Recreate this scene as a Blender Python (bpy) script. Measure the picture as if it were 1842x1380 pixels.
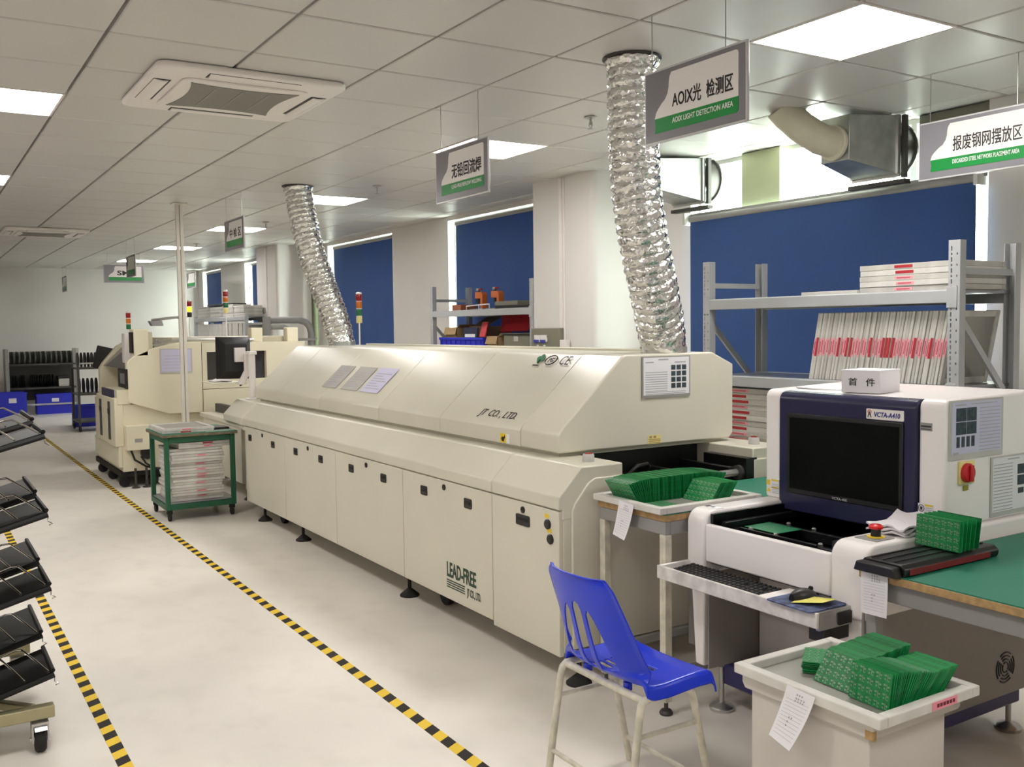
import bpy, bmesh, math, random
from mathutils import Vector, Matrix
random.seed(7)
SC = bpy.context.scene
COL = SC.collection
for _o in list(bpy.data.objects):
    bpy.data.objects.remove(_o)

# ------------------------------------------------------------------ camera
CAM_H = 1.5
CEIL = 2.718
F_PX = 1733.8
BAS = ((0.53133722, 0.84706837, -0.01248748),      # camera right
       (0.04342883, -0.04195653, -0.99817513),     # camera down
       (-0.84604651, 0.52982528, -0.05908026))     # camera forward
cam_d = bpy.data.cameras.new('camera')
cam_d.sensor_width = 36.0
cam_d.lens = 36.0 * F_PX / 1842.0
cam_d.clip_start = 0.05
cam_d.clip_end = 200
cam = bpy.data.objects.new('camera', cam_d)
COL.objects.link(cam)
r_, d_, f_ = (Vector(v) for v in BAS)
cam.matrix_world = Matrix(((r_.x, -d_.x, -f_.x, 0), (r_.y, -d_.y, -f_.y, 0), (r_.z, -d_.z, -f_.z, CAM_H), (0, 0, 0, 1)))
SC.camera = cam

# ------------------------------------------------------------------ light level
LAMP_POWER = 26.0          # emission of the ceiling panels
SKY_POWER = 30.0           # overcast daylight outside the windows
SC.view_settings.view_transform = 'Standard'
SC.view_settings.look = 'None'
SC.view_settings.gamma = 1.0
SC.view_settings.use_curve_mapping = False
SC.view_settings.exposure = 0.0
wd = bpy.data.worlds.new('overcast_sky')
SC.world = wd
wd.use_nodes = True
bg = wd.node_tree.nodes.get('Background')
bg.inputs[0].default_value = (0.96, 1.0, 0.93, 1)
bg.inputs[1].default_value = SKY_POWER

# ------------------------------------------------------------------ materials
def s2l(c):
    return tuple(((v / 255.0) / 12.92 if v / 255.0 <= 0.04045 else ((v / 255.0 + 0.055) / 1.055) ** 2.4) for v in c)

MATS = {}
def mat(name, rgb, rough=0.5, metal=0.0, var=0.0, vscale=6.0, bump=0.0, bscale=60.0, spec=0.5, coat=0.0):
    """plain procedural surface: base colour, a little noise variation (dirt) and fine relief"""
    if name in MATS:
        return MATS[name]
    m = bpy.data.materials.new(name)
    m.use_nodes = True
    nt = m.node_tree
    b = nt.nodes['Principled BSDF']
    c = s2l(rgb)
    b.inputs['Base Color'].default_value = (*c, 1)
    b.inputs['Roughness'].default_value = rough
    b.inputs['Metallic'].default_value = metal
    b.inputs['Specular IOR Level'].default_value = spec
    b.inputs['Coat Weight'].default_value = coat
    if var > 0 or bump > 0:
        tc = nt.nodes.new('ShaderNodeTexCoord')
    if var > 0:
        n = nt.nodes.new('ShaderNodeTexNoise')
        n.inputs['Scale'].default_value = vscale
        n.inputs['Detail'].default_value = 6
        rp = nt.nodes.new('ShaderNodeValToRGB')
        rp.color_ramp.elements[0].position = 0.35
        rp.color_ramp.elements[1].position = 0.68
        rp.color_ramp.elements[0].color = (*(v * (1 - var) for v in c), 1)
        rp.color_ramp.elements[1].color = (*(min(1, v * (1 + var * 0.35)) for v in c), 1)
        nt.links.new(tc.outputs['Object'], n.inputs['Vector'])
        nt.links.new(n.outputs['Fac'], rp.inputs['Fac'])
        nt.links.new(rp.outputs['Color'], b.inputs['Base Color'])
    if bump > 0:
        n2 = nt.nodes.new('ShaderNodeTexNoise')
        n2.inputs['Scale'].default_value = bscale
        n2.inputs['Detail'].default_value = 4
        bp = nt.nodes.new('ShaderNodeBump')
        bp.inputs['Strength'].default_value = bump
        bp.inputs['Distance'].default_value = 0.01
        nt.links.new(tc.outputs['Object'], n2.inputs['Vector'])
        nt.links.new(n2.outputs['Fac'], bp.inputs['Height'])
        nt.links.new(bp.outputs['Normal'], b.inputs['Normal'])
    MATS[name] = m
    return m

def emit(name, rgb, strength):
    if name in MATS:
        return MATS[name]
    m = bpy.data.materials.new(name)
    m.use_nodes = True
    b = m.node_tree.nodes['Principled BSDF']
    c = s2l(rgb)
    b.inputs['Base Color'].default_value = (*c, 1)
    b.inputs['Emission Color'].default_value = (*c, 1)
    b.inputs['Emission Strength'].default_value = strength
    MATS[name] = m
    return m

M_WALL = mat('wall_paint', (224, 220, 216), 0.5, var=0.04, vscale=1.2)
M_TILE = mat('ceiling_tile_paint', (206, 203, 199), 0.34, bump=0.03, bscale=5)
M_GRID = mat('ceiling_carrier_steel', (140, 137, 132), 0.6)
M_TBAR = mat('ceiling_runner', (120, 113, 104), 0.5)
M_WHITE = mat('white_plastic', (238, 232, 228), 0.35, var=0.03, vscale=3)
M_AOI = mat('white_gloss_enamel', (250, 245, 243), 0.22, var=0.02, vscale=4)
M_OVEN = mat('beige_enamel', (219, 214, 198), 0.34, var=0.045, vscale=2.2)
M_OVEN2 = M_OVEN
M_CREAM = mat('cream_enamel', (232, 224, 198), 0.38, var=0.04, vscale=3)
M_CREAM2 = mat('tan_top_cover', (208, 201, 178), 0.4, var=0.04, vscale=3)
M_BLACK = mat('black_plastic', (22, 22, 23), 0.4)
M_PIT = mat('black_anodised', (14, 14, 15), 0.35)
M_RUBBER = mat('black_rubber', (28, 27, 26), 0.75)
M_DGREY = mat('dark_grey_metal', (70, 68, 66), 0.5, 0.3)
M_GREY = mat('grey_painted_metal', (150, 149, 146), 0.45, var=0.06, vscale=5)
M_RACK = mat('grey_rack_enamel', (178, 180, 182), 0.42, var=0.06, vscale=5)
M_RACKD = mat('rack_shelf_steel', (140, 142, 148), 0.3, 0.5)
M_STEEL = mat('brushed_steel', (190, 190, 188), 0.32, 0.9)
M_CHROME = mat('chrome_wire', (215, 213, 208), 0.16, 1.0)
M_ALU = mat('cast_aluminium_frame', (216, 214, 207), 0.48, 0.0, var=0.13, vscale=14)
M_ALU2 = mat('aged_aluminium_frame', (200, 198, 190), 0.5, 0.0, var=0.16, vscale=14)
M_MESHCLOTH = mat('stencil_sheet', (160, 158, 150), 0.4, 0.4)
M_PINK = mat('pink_label', (240, 165, 175), 0.7, var=0.08, vscale=30)
M_RED = mat('red_label', (180, 40, 52), 0.7, var=0.08, vscale=30)
M_PAPER = mat('white_paper', (236, 234, 238), 0.8)
M_PAPERV = mat('lilac_paper', (205, 203, 226), 0.8)
M_INK = mat('printed_ink', (60, 60, 66), 0.8)
M_INKL = mat('printed_ink_pale', (176, 176, 182), 0.8)
M_SLEEVE = mat('clear_sleeve', (196, 194, 190), 0.12, var=0.05, vscale=10)
M_BLUE = mat('blue_chair_plastic', (22, 56, 214), 0.2, bump=0.02, bscale=30)
M_TOTE = mat('blue_tote_plastic', (35, 45, 190), 0.45)
M_TOTED = M_TOTE
M_NAVY = mat('navy_enamel', (40, 40, 74), 0.25)
M_SCREEN = mat('dark_screen_glass', (7, 9, 8), 0.35, spec=0.12)
M_GREENMAT = mat('green_bench_mat', (32, 122, 98), 0.5, var=0.08, vscale=2)
M_GREENFR = mat('green_cart_enamel', (30, 92, 62), 0.45, var=0.12, vscale=8)
M_WOOD = mat('chipboard_edge', (186, 152, 104), 0.7, var=0.25, vscale=40)
M_CARD = mat('cardboard', (176, 148, 106), 0.8, var=0.08, vscale=8)
M_CARDD = mat('dark_cardboard', (100, 92, 78), 0.8)
M_LEG = mat('worn_white_tube', (216, 210, 192), 0.45, var=0.22, vscale=22)
M_OLIVE = mat('zinc_plated_bar', (172, 164, 130), 0.38, 0.5, var=0.1, vscale=10)
M_ORANGE = mat('orange_fixture', (190, 98, 40), 0.5)
M_REDBAG = mat('red_foam_sheet', (200, 44, 56), 0.55)
M_SGREY = mat('sign_grey', (132, 130, 136), 0.25)
M_SRIM = mat('sign_acrylic_rim', (205, 204, 205), 0.2)
M_SWHITE = mat('sign_white', (238, 234, 230), 0.3)
M_SGREEN = mat('sign_green', (16, 140, 62), 0.3)
M_BLACKINK = mat('black_lettering', (18, 16, 16), 0.5)
M_WHITEINK = mat('white_lettering', (240, 240, 240), 0.5)
M_DGREEN = mat('dark_green_lettering', (24, 64, 44), 0.5)
M_TREEG = mat('green_emblem_ink', (20, 110, 70), 0.5)
M_YELLOW = mat('yellow_label', (240, 206, 50), 0.6)
M_YPALE = mat('pale_yellow_label', (236, 222, 150), 0.6)
M_NOTE = mat('yellow_note', (240, 232, 120), 0.75)
M_ESTOP = mat('red_button', (214, 34, 32), 0.3)
M_REDSW = mat('red_switch', (200, 36, 40), 0.4)
M_GALV = mat('galvanised_sheet', (186, 190, 186), 0.34, 0.75, var=0.18, vscale=12)
M_PVC = mat('cream_pvc_pipe', (205, 200, 178), 0.45, var=0.06, vscale=8)
M_PANELG = mat('pale_green_panel', (196, 203, 166), 0.6, var=0.07, vscale=5)
M_FRAMEW = mat('window_frame_alu', (205, 205, 200), 0.4, 0.2)
M_RED2 = mat('red_lens', (150, 24, 24), 0.25)
M_AMB = mat('amber_lens', (205, 110, 24), 0.25)
M_GRN = mat('green_lens', (16, 104, 60), 0.25)
M_AMBLIT = emit('lit_amber_lens', (255, 170, 30), 3.0)
M_MOUSEPAD = mat('blue_mouse_pad', (96, 108, 150), 0.8, var=0.75, vscale=26)
M_CLOTH = mat('white_glove_cloth', (226, 222, 226), 0.9, bump=0.2, bscale=40)
M_GLASSDARK = mat('smoked_cover', (64, 62, 64), 0.12)
M_GRILLE = mat('grey_intake_grille', (128, 126, 120), 0.6)
M_PANELGREY = mat('breaker_box_grey', (126, 124, 108), 0.45)
M_SWBLUE = mat('blue_breaker_toggle', (70, 76, 170), 0.5)
M_PLINTH = mat('indigo_plinth', (46, 42, 92), 0.4)
M_SIDEGREY = mat('aoi_side_grey', (150, 144, 138), 0.5, var=0.04, vscale=3)
M_CABW = mat('cabinet_grey_white', (206, 200, 192), 0.42, var=0.05, vscale=3)
M_BOARDPLAIN = mat('circuit_board_edge', (40, 110, 74), 0.4)
M_PINKSIGN = mat('pink_tag', (238, 150, 165), 0.7)

def floor_material():
    m = bpy.data.materials.new('vinyl_floor')
    m.use_nodes = True
    nt = m.node_tree
    b = nt.nodes['Principled BSDF']
    tc = nt.nodes.new('ShaderNodeTexCoord')
    n1 = nt.nodes.new('ShaderNodeTexNoise'); n1.inputs['Scale'].default_value = 0.9; n1.inputs['Detail'].default_value = 7
    n2 = nt.nodes.new('ShaderNodeTexNoise'); n2.inputs['Scale'].default_value = 14; n2.inputs['Detail'].default_value = 5
    mp = nt.nodes.new('ShaderNodeMapping'); mp.inputs['Scale'].default_value = (0.35, 0.5, 1)
    r1 = nt.nodes.new('ShaderNodeValToRGB')
    r1.color_ramp.elements[0].position = 0.3; r1.color_ramp.elements[1].position = 0.65
    r1.color_ramp.elements[0].color = (*s2l((222, 216, 207)), 1)
    r1.color_ramp.elements[1].color = (*s2l((240, 234, 224)), 1)
    mx = nt.nodes.new('ShaderNodeMixRGB'); mx.blend_type = 'MULTIPLY'; mx.inputs['Fac'].default_value = 0.16
    r2 = nt.nodes.new('ShaderNodeValToRGB')
    r2.color_ramp.elements[0].position = 0.30; r2.color_ramp.elements[1].position = 0.5
    r2.color_ramp.elements[0].color = (0.62, 0.6, 0.58, 1); r2.color_ramp.elements[1].color = (1, 1, 1, 1)
    nt.links.new(tc.outputs['Object'], n1.inputs['Vector'])
    nt.links.new(tc.outputs['Object'], mp.inputs['Vector'])
    nt.links.new(mp.outputs['Vector'], n2.inputs['Vector'])
    nt.links.new(n1.outputs['Fac'], r1.inputs['Fac'])
    nt.links.new(n2.outputs['Fac'], r2.inputs['Fac'])
    nt.links.new(r1.outputs['Color'], mx.inputs['Color1'])
    nt.links.new(r2.outputs['Color'], mx.inputs['Color2'])
    nt.links.new(mx.outputs['Color'], b.inputs['Base Color'])
    b.inputs['Roughness'].default_value = 0.42
    return m
M_FLOOR = floor_material()

def tape_material():
    m = bpy.data.materials.new('hazard_tape')
    m.use_nodes = True
    nt = m.node_tree
    b = nt.nodes['Principled BSDF']
    tc = nt.nodes.new('ShaderNodeTexCoord')
    sp = nt.nodes.new('ShaderNodeSeparateXYZ')
    sk = nt.nodes.new('ShaderNodeMath'); sk.operation = 'MULTIPLY'; sk.inputs[1].default_value = 0.55
    ad = nt.nodes.new('ShaderNodeMath'); ad.operation = 'ADD'
    ml = nt.nodes.new('ShaderNodeMath'); ml.operation = 'MULTIPLY'; ml.inputs[1].default_value = 1 / 0.125
    fr = nt.nodes.new('ShaderNodeMath'); fr.operation = 'FRACT'
    gt = nt.nodes.new('ShaderNodeMath'); gt.operation = 'GREATER_THAN'; gt.inputs[1].default_value = 0.5
    mx = nt.nodes.new('ShaderNodeMixRGB')
    mx.inputs['Color1'].default_value = (*s2l((34, 29, 24)), 1)
    mx.inputs['Color2'].default_value = (*s2l((236, 200, 60)), 1)
    nt.links.new(tc.outputs['Object'], sp.inputs[0])
    nt.links.new(sp.outputs['Y'], sk.inputs[0])
    nt.links.new(sp.outputs['X'], ad.inputs[0])
    nt.links.new(sk.outputs[0], ad.inputs[1])
    nt.links.new(ad.outputs[0], ml.inputs[0])
    nt.links.new(ml.outputs[0], fr.inputs[0])
    nt.links.new(fr.outputs[0], gt.inputs[0])
    nt.links.new(gt.outputs[0], mx.inputs['Fac'])
    nt.links.new(mx.outputs['Color'], b.inputs['Base Color'])
    b.inputs['Roughness'].default_value = 0.65
    b.inputs['Specular IOR Level'].default_value = 0.3
    return m
M_TAPE = tape_material()

def foil_material():
    m = bpy.data.materials.new('aluminium_foil')
    m.use_nodes = True
    nt = m.node_tree
    b = nt.nodes['Principled BSDF']
    b.inputs['Base Color'].default_value = (0.82, 0.82, 0.80, 1)
    b.inputs['Metallic'].default_value = 1.0
    b.inputs['Roughness'].default_value = 0.2
    tc = nt.nodes.new('ShaderNodeTexCoord')
    v = nt.nodes.new('ShaderNodeTexVoronoi'); v.inputs['Scale'].default_value = 38
    n = nt.nodes.new('ShaderNodeTexNoise'); n.inputs['Scale'].default_value = 30; n.inputs['Detail'].default_value = 3
    a = nt.nodes.new('ShaderNodeMath'); a.operation = 'ADD'
    bp = nt.nodes.new('ShaderNodeBump'); bp.inputs['Strength'].default_value = 0.55; bp.inputs['Distance'].default_value = 0.012
    nt.links.new(tc.outputs['Object'], v.inputs['Vector'])
    nt.links.new(tc.outputs['Object'], n.inputs['Vector'])
    nt.links.new(v.outputs['Distance'], a.inputs[0])
    nt.links.new(n.outputs['Fac'], a.inputs[1])
    nt.links.new(a.outputs[0], bp.inputs['Height'])
    nt.links.new(bp.outputs['Normal'], b.inputs['Normal'])
    return m
M_FOIL = foil_material()

def board_material(name, base):
    """solder-mask green; every board a slightly different shade"""
    m = bpy.data.materials.new(name)
    m.use_nodes = True
    nt = m.node_tree
    b = nt.nodes['Principled BSDF']
    oi = nt.nodes.new('ShaderNodeObjectInfo')
    tc = nt.nodes.new('ShaderNodeTexCoord')
    n = nt.nodes.new('ShaderNodeTexNoise'); n.inputs['Scale'].default_value = 120; n.inputs['Detail'].default_value = 3
    ad = nt.nodes.new('ShaderNodeMath'); ad.operation = 'ADD'
    rp = nt.nodes.new('ShaderNodeValToRGB')
    rp.color_ramp.elements[0].position = 0.35; rp.color_ramp.elements[1].position = 1.35 / 1.6
    rp.color_ramp.elements[0].color = (*s2l(tuple(v * 0.72 for v in base)), 1)
    rp.color_ramp.elements[1].color = (*s2l(tuple(min(255, v * 1.15) for v in base)), 1)
    nt.links.new(tc.outputs['Object'], n.inputs['Vector'])
    sc_ = nt.nodes.new('ShaderNodeMath'); sc_.operation = 'MULTIPLY'; sc_.inputs[1].default_value = 0.55
    nt.links.new(oi.outputs['Random'], sc_.inputs[0])
    nt.links.new(n.outputs['Fac'], ad.inputs[0]); nt.links.new(sc_.outputs[0], ad.inputs[1])
    nt.links.new(ad.outputs[0], rp.inputs['Fac'])
    nt.links.new(rp.outputs['Color'], b.inputs['Base Color'])
    b.inputs['Roughness'].default_value = 0.35
    return m
M_PCB = board_material('circuit_board', (22, 124, 66))
M_PCBFACE = board_material('circuit_board_face', (38, 112, 76))

def blind_material():
    m = bpy.data.materials.new('blue_blind_fabric')
    m.use_nodes = True
    nt = m.node_tree
    b = nt.nodes['Principled BSDF']
    c = s2l((46, 76, 122))
    b.inputs['Base Color'].default_value = (*c, 1)
    b.inputs['Roughness'].default_value = 0.75
    tr = nt.nodes.new('ShaderNodeBsdfTranslucent')
    tr.inputs['Color'].default_value = (*s2l((40, 96, 170)), 1)
    mx = nt.nodes.new('ShaderNodeMixShader'); mx.inputs[0].default_value = 0.10
    out = nt.nodes['Material Output']
    nt.links.new(b.outputs[0], mx.inputs[1]); nt.links.new(tr.outputs[0], mx.inputs[2])
    nt.links.new(mx.outputs[0], out.inputs['Surface'])
    return m
M_BLIND = blind_material()

def pane_material():
    m = bpy.data.materials.new('window_glass')
    m.use_nodes = True
    nt = m.node_tree
    out = nt.nodes['Material Output']
    nt.nodes.remove(nt.nodes['Principled BSDF'])
    t = nt.nodes.new('ShaderNodeBsdfTransparent'); t.inputs['Color'].default_value = (0.92, 0.96, 0.93, 1)
    g = nt.nodes.new('ShaderNodeBsdfGlossy'); g.inputs['Roughness'].default_value = 0.02
    mx = nt.nodes.new('ShaderNodeMixShader'); mx.inputs[0].default_value = 0.08
    nt.links.new(t.outputs[0], mx.inputs[1]); nt.links.new(g.outputs[0], mx.inputs[2])
    nt.links.new(mx.outputs[0], out.inputs['Surface'])
    return m
M_PANE = pane_material()
M_LAMP = emit('lit_panel_diffuser', (255, 251, 247), LAMP_POWER)

# ------------------------------------------------------------------ mesh helpers
class MB:
    def __init__(self):
        self.v = []; self.f = []
    def add(self, vs, fs):
        o = len(self.v)
        self.v += [tuple(p) for p in vs]
        self.f += [tuple(i + o for i in q) for q in fs]
        return self
    def box(self, x0, x1, y0, y1, z0, z1):
        return self.add([(x0, y0, z0), (x1, y0, z0), (x1, y1, z0), (x0, y1, z0), (x0, y0, z1), (x1, y0, z1), (x1, y1, z1), (x0, y1, z1)],
                        [(0, 3, 2, 1), (4, 5, 6, 7), (0, 1, 5, 4), (1, 2, 6, 5), (2, 3, 7, 6), (3, 0, 4, 7)])
    def obox(self, c, size, rot):
        hx, hy, hz = (s / 2 for s in size)
        c = Vector(c)
        vs = [c + rot @ Vector(p) for p in ((-hx, -hy, -hz), (hx, -hy, -hz), (hx, hy, -hz), (-hx, hy, -hz), (-hx, -hy, hz), (hx, -hy, hz), (hx, hy, hz), (-hx, hy, hz))]
        return self.add(vs, [(0, 3, 2, 1), (4, 5, 6, 7), (0, 1, 5, 4), (1, 2, 6, 5), (2, 3, 7, 6), (3, 0, 4, 7)])
    def prism(self, poly, axis, a, b):
        def P(p, t):
            return {'x': (t, p[0], p[1]), 'y': (p[0], t, p[1]), 'z': (p[0], p[1], t)}[axis]
        n = len(poly)
        vs = [P(p, a) for p in poly] + [P(p, b) for p in poly]
        fs = [tuple(range(n)), tuple(range(2 * n - 1, n - 1, -1))]
        fs += [(i, (i + 1) % n, n + (i + 1) % n, n + i) for i in range(n)]
        return self.add(vs, fs)
    def tube(self, pts, r, n=8, closed=False):
        pts = [Vector(p) for p in pts]
        m = len(pts)
        rs = r if isinstance(r, (list, tuple)) else [r] * m
        ring = []
        prev = None
        for i, p in enumerate(pts):
            if closed:
                t = (pts[(i + 1) % m] - pts[i - 1]).normalized()
            else:
                t = (pts[min(i + 1, m - 1)] - pts[max(i - 1, 0)]).normalized()
            if prev is None:
                a = Vector((0, 0, 1)) if abs(t.z) < 0.9 else Vector((1, 0, 0))
                u = t.cross(a).normalized()
            else:
                u = (prev - t * prev.dot(t)).normalized()
            prev = u
            w = t.cross(u)
            ring.append([p + (u * math.cos(2 * math.pi * k / n) + w * math.sin(2 * math.pi * k / n)) * rs[i] for k in range(n)])
        vs = [q for rr in ring for q in rr]
        fs = []
        for i in range(m if closed else m - 1):
            j = (i + 1) % m
            for k in range(n):
                l = (k + 1) % n
                fs.append((i * n + k, i * n + l, j * n + l, j * n + k))
        if not closed:
            fs.append(tuple(range(n - 1, -1, -1)))
            fs.append(tuple((m - 1) * n + k for k in range(n)))
        return self.add(vs, fs)
    def cyl(self, p0, p1, r, n=16, r2=None):
        return self.tube([p0, p1], [r, r if r2 is None else r2], n)
    def lathe(self, prof, c, n=20, axis='z'):
        vs = []
        for (r, z) in prof:
            for k in range(n):
                a = 2 * math.pi * k / n
                q = (r * math.cos(a), r * math.sin(a), z)
                if axis == 'y': q = (q[0], q[2], q[1])
                if axis == 'x': q = (q[2], q[0], q[1])
                vs.append((c[0] + q[0], c[1] + q[1], c[2] + q[2]))
        fs = []
        for i in range(len(prof) - 1):
            for k in range(n):
                l = (k + 1) % n
                fs.append((i * n + k, i * n + l, (i + 1) * n + l, (i + 1) * n + k))
        fs.append(tuple(range(n - 1, -1, -1)))
        fs.append(tuple((len(prof) - 1) * n + k for k in range(n)))
        return self.add(vs, fs)
    def sheet(self, rows, thick=None):
        """grid of points (list of rows) -> quad sheet; thick offsets a second layer"""
        R, K = len(rows), len(rows[0])
        vs = [p for r in rows for p in r]
        fs = [(i * K + j, i * K + j + 1, (i + 1) * K + j + 1, (i + 1) * K + j) for i in range(R - 1) for j in range(K - 1)]
        if thick is None:
            return self.add(vs, fs)
        t = Vector(thick)
        n = len(vs)
        vs = vs + [tuple(Vector(p) + t) for p in vs]
        fs2 = [tuple(n + q for q in reversed(f)) for f in fs]
        rim = [i for i in range(K)] + [i * K + K - 1 for i in range(1, R)] + [(R - 1) * K + j for j in range(K - 2, -1, -1)] + [i * K for i in range(R - 2, 0, -1)]
        fr = [(rim[i], rim[(i + 1) % len(rim)], n + rim[(i + 1) % len(rim)], n + rim[i]) for i in range(len(rim))]
        return self.add(vs, fs + fs2 + fr)
    def xf(self, M):
        self.v = [tuple(M @ Vector(p)) for p in self.v]
        return self

OFF = {}
def build(name, mb, m, parent=None, bevel=0.0, seg=2, angle=35, label=None, kind=None, smooth=True):
    """one mesh object. Children are given in the coordinates of their thing (OFF of the parent is subtracted)"""
    me = bpy.data.meshes.new(name)
    vs = [Vector(p) for p in mb.v]
    if parent is None:
        xs = [p.x for p in vs]; ys = [p.y for p in vs]; zs = [p.z for p in vs]
        off = Vector(((min(xs) + max(xs)) / 2, (min(ys) + max(ys)) / 2, min(zs)))
    else:
        off = OFF.get(parent.name, Vector((0, 0, 0)))
    me.from_pydata([tuple(p - off) for p in vs], [], mb.f)
    bm = bmesh.new(); bm.from_mesh(me)
    bmesh.ops.recalc_face_normals(bm, faces=bm.faces)
    bm.to_mesh(me); bm.free()
    if smooth:
        me.polygons.foreach_set('use_smooth', [True] * len(me.polygons))
        me.set_sharp_from_angle(angle=math.radians(angle))
    me.materials.append(m)
    o = bpy.data.objects.new(name, me)
    COL.objects.link(o)
    OFF[o.name] = off
    if parent is None:
        o.location = off
    else:
        o.parent = parent
    if bevel > 0:
        bv = o.modifiers.new('bevel', 'BEVEL')
        bv.width = bevel; bv.segments = seg; bv.limit_method = 'ANGLE'; bv.angle_limit = math.radians(30)
    if label: o['label'] = label
    if kind: o['kind'] = kind
    return o

def tag(o, label, cat, group=None, kind=None):
    o['label'] = label; o['category'] = cat
    if group: o['group'] = group
    if kind: o['kind'] = kind
    return o

def thing(name, label, cat, loc=(0, 0, 0), group=None, rz=0.0, world=True):
    """Empty at the base of a thing. world=True: its parts are given in room coordinates"""
    o = bpy.data.objects.new(name, None)
    o.empty_display_size = 0.1
    COL.objects.link(o)
    o.location = loc
    o.rotation_euler = (0, 0, rz)
    OFF[o.name] = Vector(loc) if world else Vector((0, 0, 0))
    return tag(o, label, cat, group)

def struct(name, mb, m, bevel=0.0):
    o = build(name, mb, m, None, bevel)
    o['kind'] = 'structure'
    return o

def dup(o, loc=None, rot=None, label=None, group=None, parent=None):
    c = o.copy()
    COL.objects.link(c)
    OFF[c.name] = OFF.get(o.name, Vector((0, 0, 0)))
    if loc is not None: c.location = loc
    if rot is not None: c.rotation_euler = rot
    if label: c['label'] = label
    if group: c['group'] = group
    if parent is not None: c.parent = parent
    for ch in [k for k in KIDS(o)]:
        dup(ch, parent=c)
    return c

def KIDS(o):
    return [q for q in bpy.data.objects if q.parent == o]

def text_mesh(body, size, origin, xd, yd, bold=0.0, align='LEFT', stretch=1.0, lift=0.0012, shear=0.0, thick=0.0004, fit=None):
    """lettering as a thin mesh lying on the plane (origin, xd, yd)"""
    cu = bpy.data.curves.new('lettering', 'FONT')
    cu.body = body
    cu.size = 1.0
    cu.align_x = align
    cu.offset = bold
    cu.shear = shear
    cu.extrude = thick / size
    cu.resolution_u = 3
    ob = bpy.data.objects.new('lettering_tmp', cu)
    COL.objects.link(ob)
    dg = bpy.context.evaluated_depsgraph_get()
    ev = ob.evaluated_get(dg)
    me = ev.to_mesh()
    X = Vector(xd).normalized(); Y = Vector(yd).normalized(); N = X.cross(Y)
    O = Vector(origin)
    mb = MB()
    if fit:
        # letters set into the given width and height (lower left corner at the origin)
        xs = [p.co.x for p in me.vertices]; ys = [p.co.y for p in me.vertices]
        ax = fit[0] / (max(xs) - min(xs)); ay = fit[1] / (max(ys) - min(ys))
        mb.add([O + X * ((p.co.x - min(xs)) * ax) + Y * ((p.co.y - min(ys)) * ay) + N * (lift + p.co.z * size) for p in me.vertices],
               [tuple(q.vertices) for q in me.polygons])
    else:
        mb.add([O + X * (p.co.x * size * stretch) + Y * (p.co.y * size) + N * (lift + p.co.z * size) for p in me.vertices],
               [tuple(q.vertices) for q in me.polygons])
    ev.to_mesh_clear()
    bpy.data.objects.remove(ob)
    bpy.data.curves.remove(cu)
    return mb

def decal(O, xd, yd, rects, lift=0.001):
    """flat rectangles (x0,x1,y0,y1) on the plane (O, xd, yd)"""
    X = Vector(xd).normalized(); Y = Vector(yd).normalized(); N = X.cross(Y); O = Vector(O)
    mb = MB()
    R = Matrix((X, Y, N)).transposed()
    for (a, b, c, d) in rects:
        mb.obox(O + X * ((a + b) / 2) + Y * ((c + d) / 2) + N * (lift / 2), (b - a, d - c, lift), R)
    return mb

def arc(cx, cz, r, a0, a1, n):
    return [(cx + r * math.cos(math.radians(a0 + (a1 - a0) * i / n)), cz + r * math.sin(math.radians(a0 + (a1 - a0) * i / n))) for i in range(n + 1)]

def rrect(x0, x1, y0, y1, r, n=5):
    return (arc(x1 - r, y1 - r, r, 0, 90, n) + arc(x0 + r, y1 - r, r, 90, 180, n) + arc(x0 + r, y0 + r, r, 180, 270, n) + arc(x1 - r, y0 + r, r, 270, 360, n))

def RX(a): return Matrix.Rotation(math.radians(a), 3, 'X')
def RY(a): return Matrix.Rotation(math.radians(a), 3, 'Y')
def RZ(a): return Matrix.Rotation(math.radians(a), 3, 'Z')

def seen(x, y, z, pad=60):
    q = Vector((x, y, z - CAM_H))
    d = q.dot(f_)
    if d < 0.1: return False
    u = 921 + F_PX * q.dot(r_) / d; v = 690 + F_PX * q.dot(d_) / d
    return -pad < u < 1842 + pad and -pad < v < 1380 + pad
# ================================================================== SETTING
X0, X1, Y0, YW = -20.3, 3.0, -6.0, 5.12
struct('floor', MB().box(X0, X1, Y0, YW, -0.06, 0.0), M_FLOOR)
ceiling = struct('ceiling', MB().box(X0, X1, Y0, YW + 0.14, CEIL + 0.030, CEIL + 0.08), M_GRID)
struct('wall_back', MB().box(X0 - 0.14, X0, Y0, YW + 0.14, -0.06, CEIL + 0.08), M_WALL)
struct('wall_left', MB().box(X0, X1, Y0 - 0.14, Y0, -0.06, CEIL + 0.08), M_WALL)
struct('wall_front', MB().box(X1, X1 + 0.14, Y0, YW + 0.14, -0.06, CEIL + 0.08), M_WALL)
SILL = 0.95
HEAD = 2.672
WINS = [(-5.57, -3.17, CEIL), (-9.47, -7.15, HEAD), (-13.06, -10.92, HEAD), (-17.05, -15.0, HEAD), (-19.9, -18.58, HEAD)]
w = MB()
xs = X1
for (a, b, h) in WINS:
    w.box(b, xs, YW, YW + 0.14, -0.06, CEIL + 0.03)
    w.box(a, b, YW, YW + 0.14, -0.06, SILL)
    w.box(a, b, YW, YW + 0.14, h, CEIL + 0.03)
    xs = a
w.box(X0, xs, YW, YW + 0.14, -0.06, CEIL + 0.03)
struct('wall_right', w, M_WALL)
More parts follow.
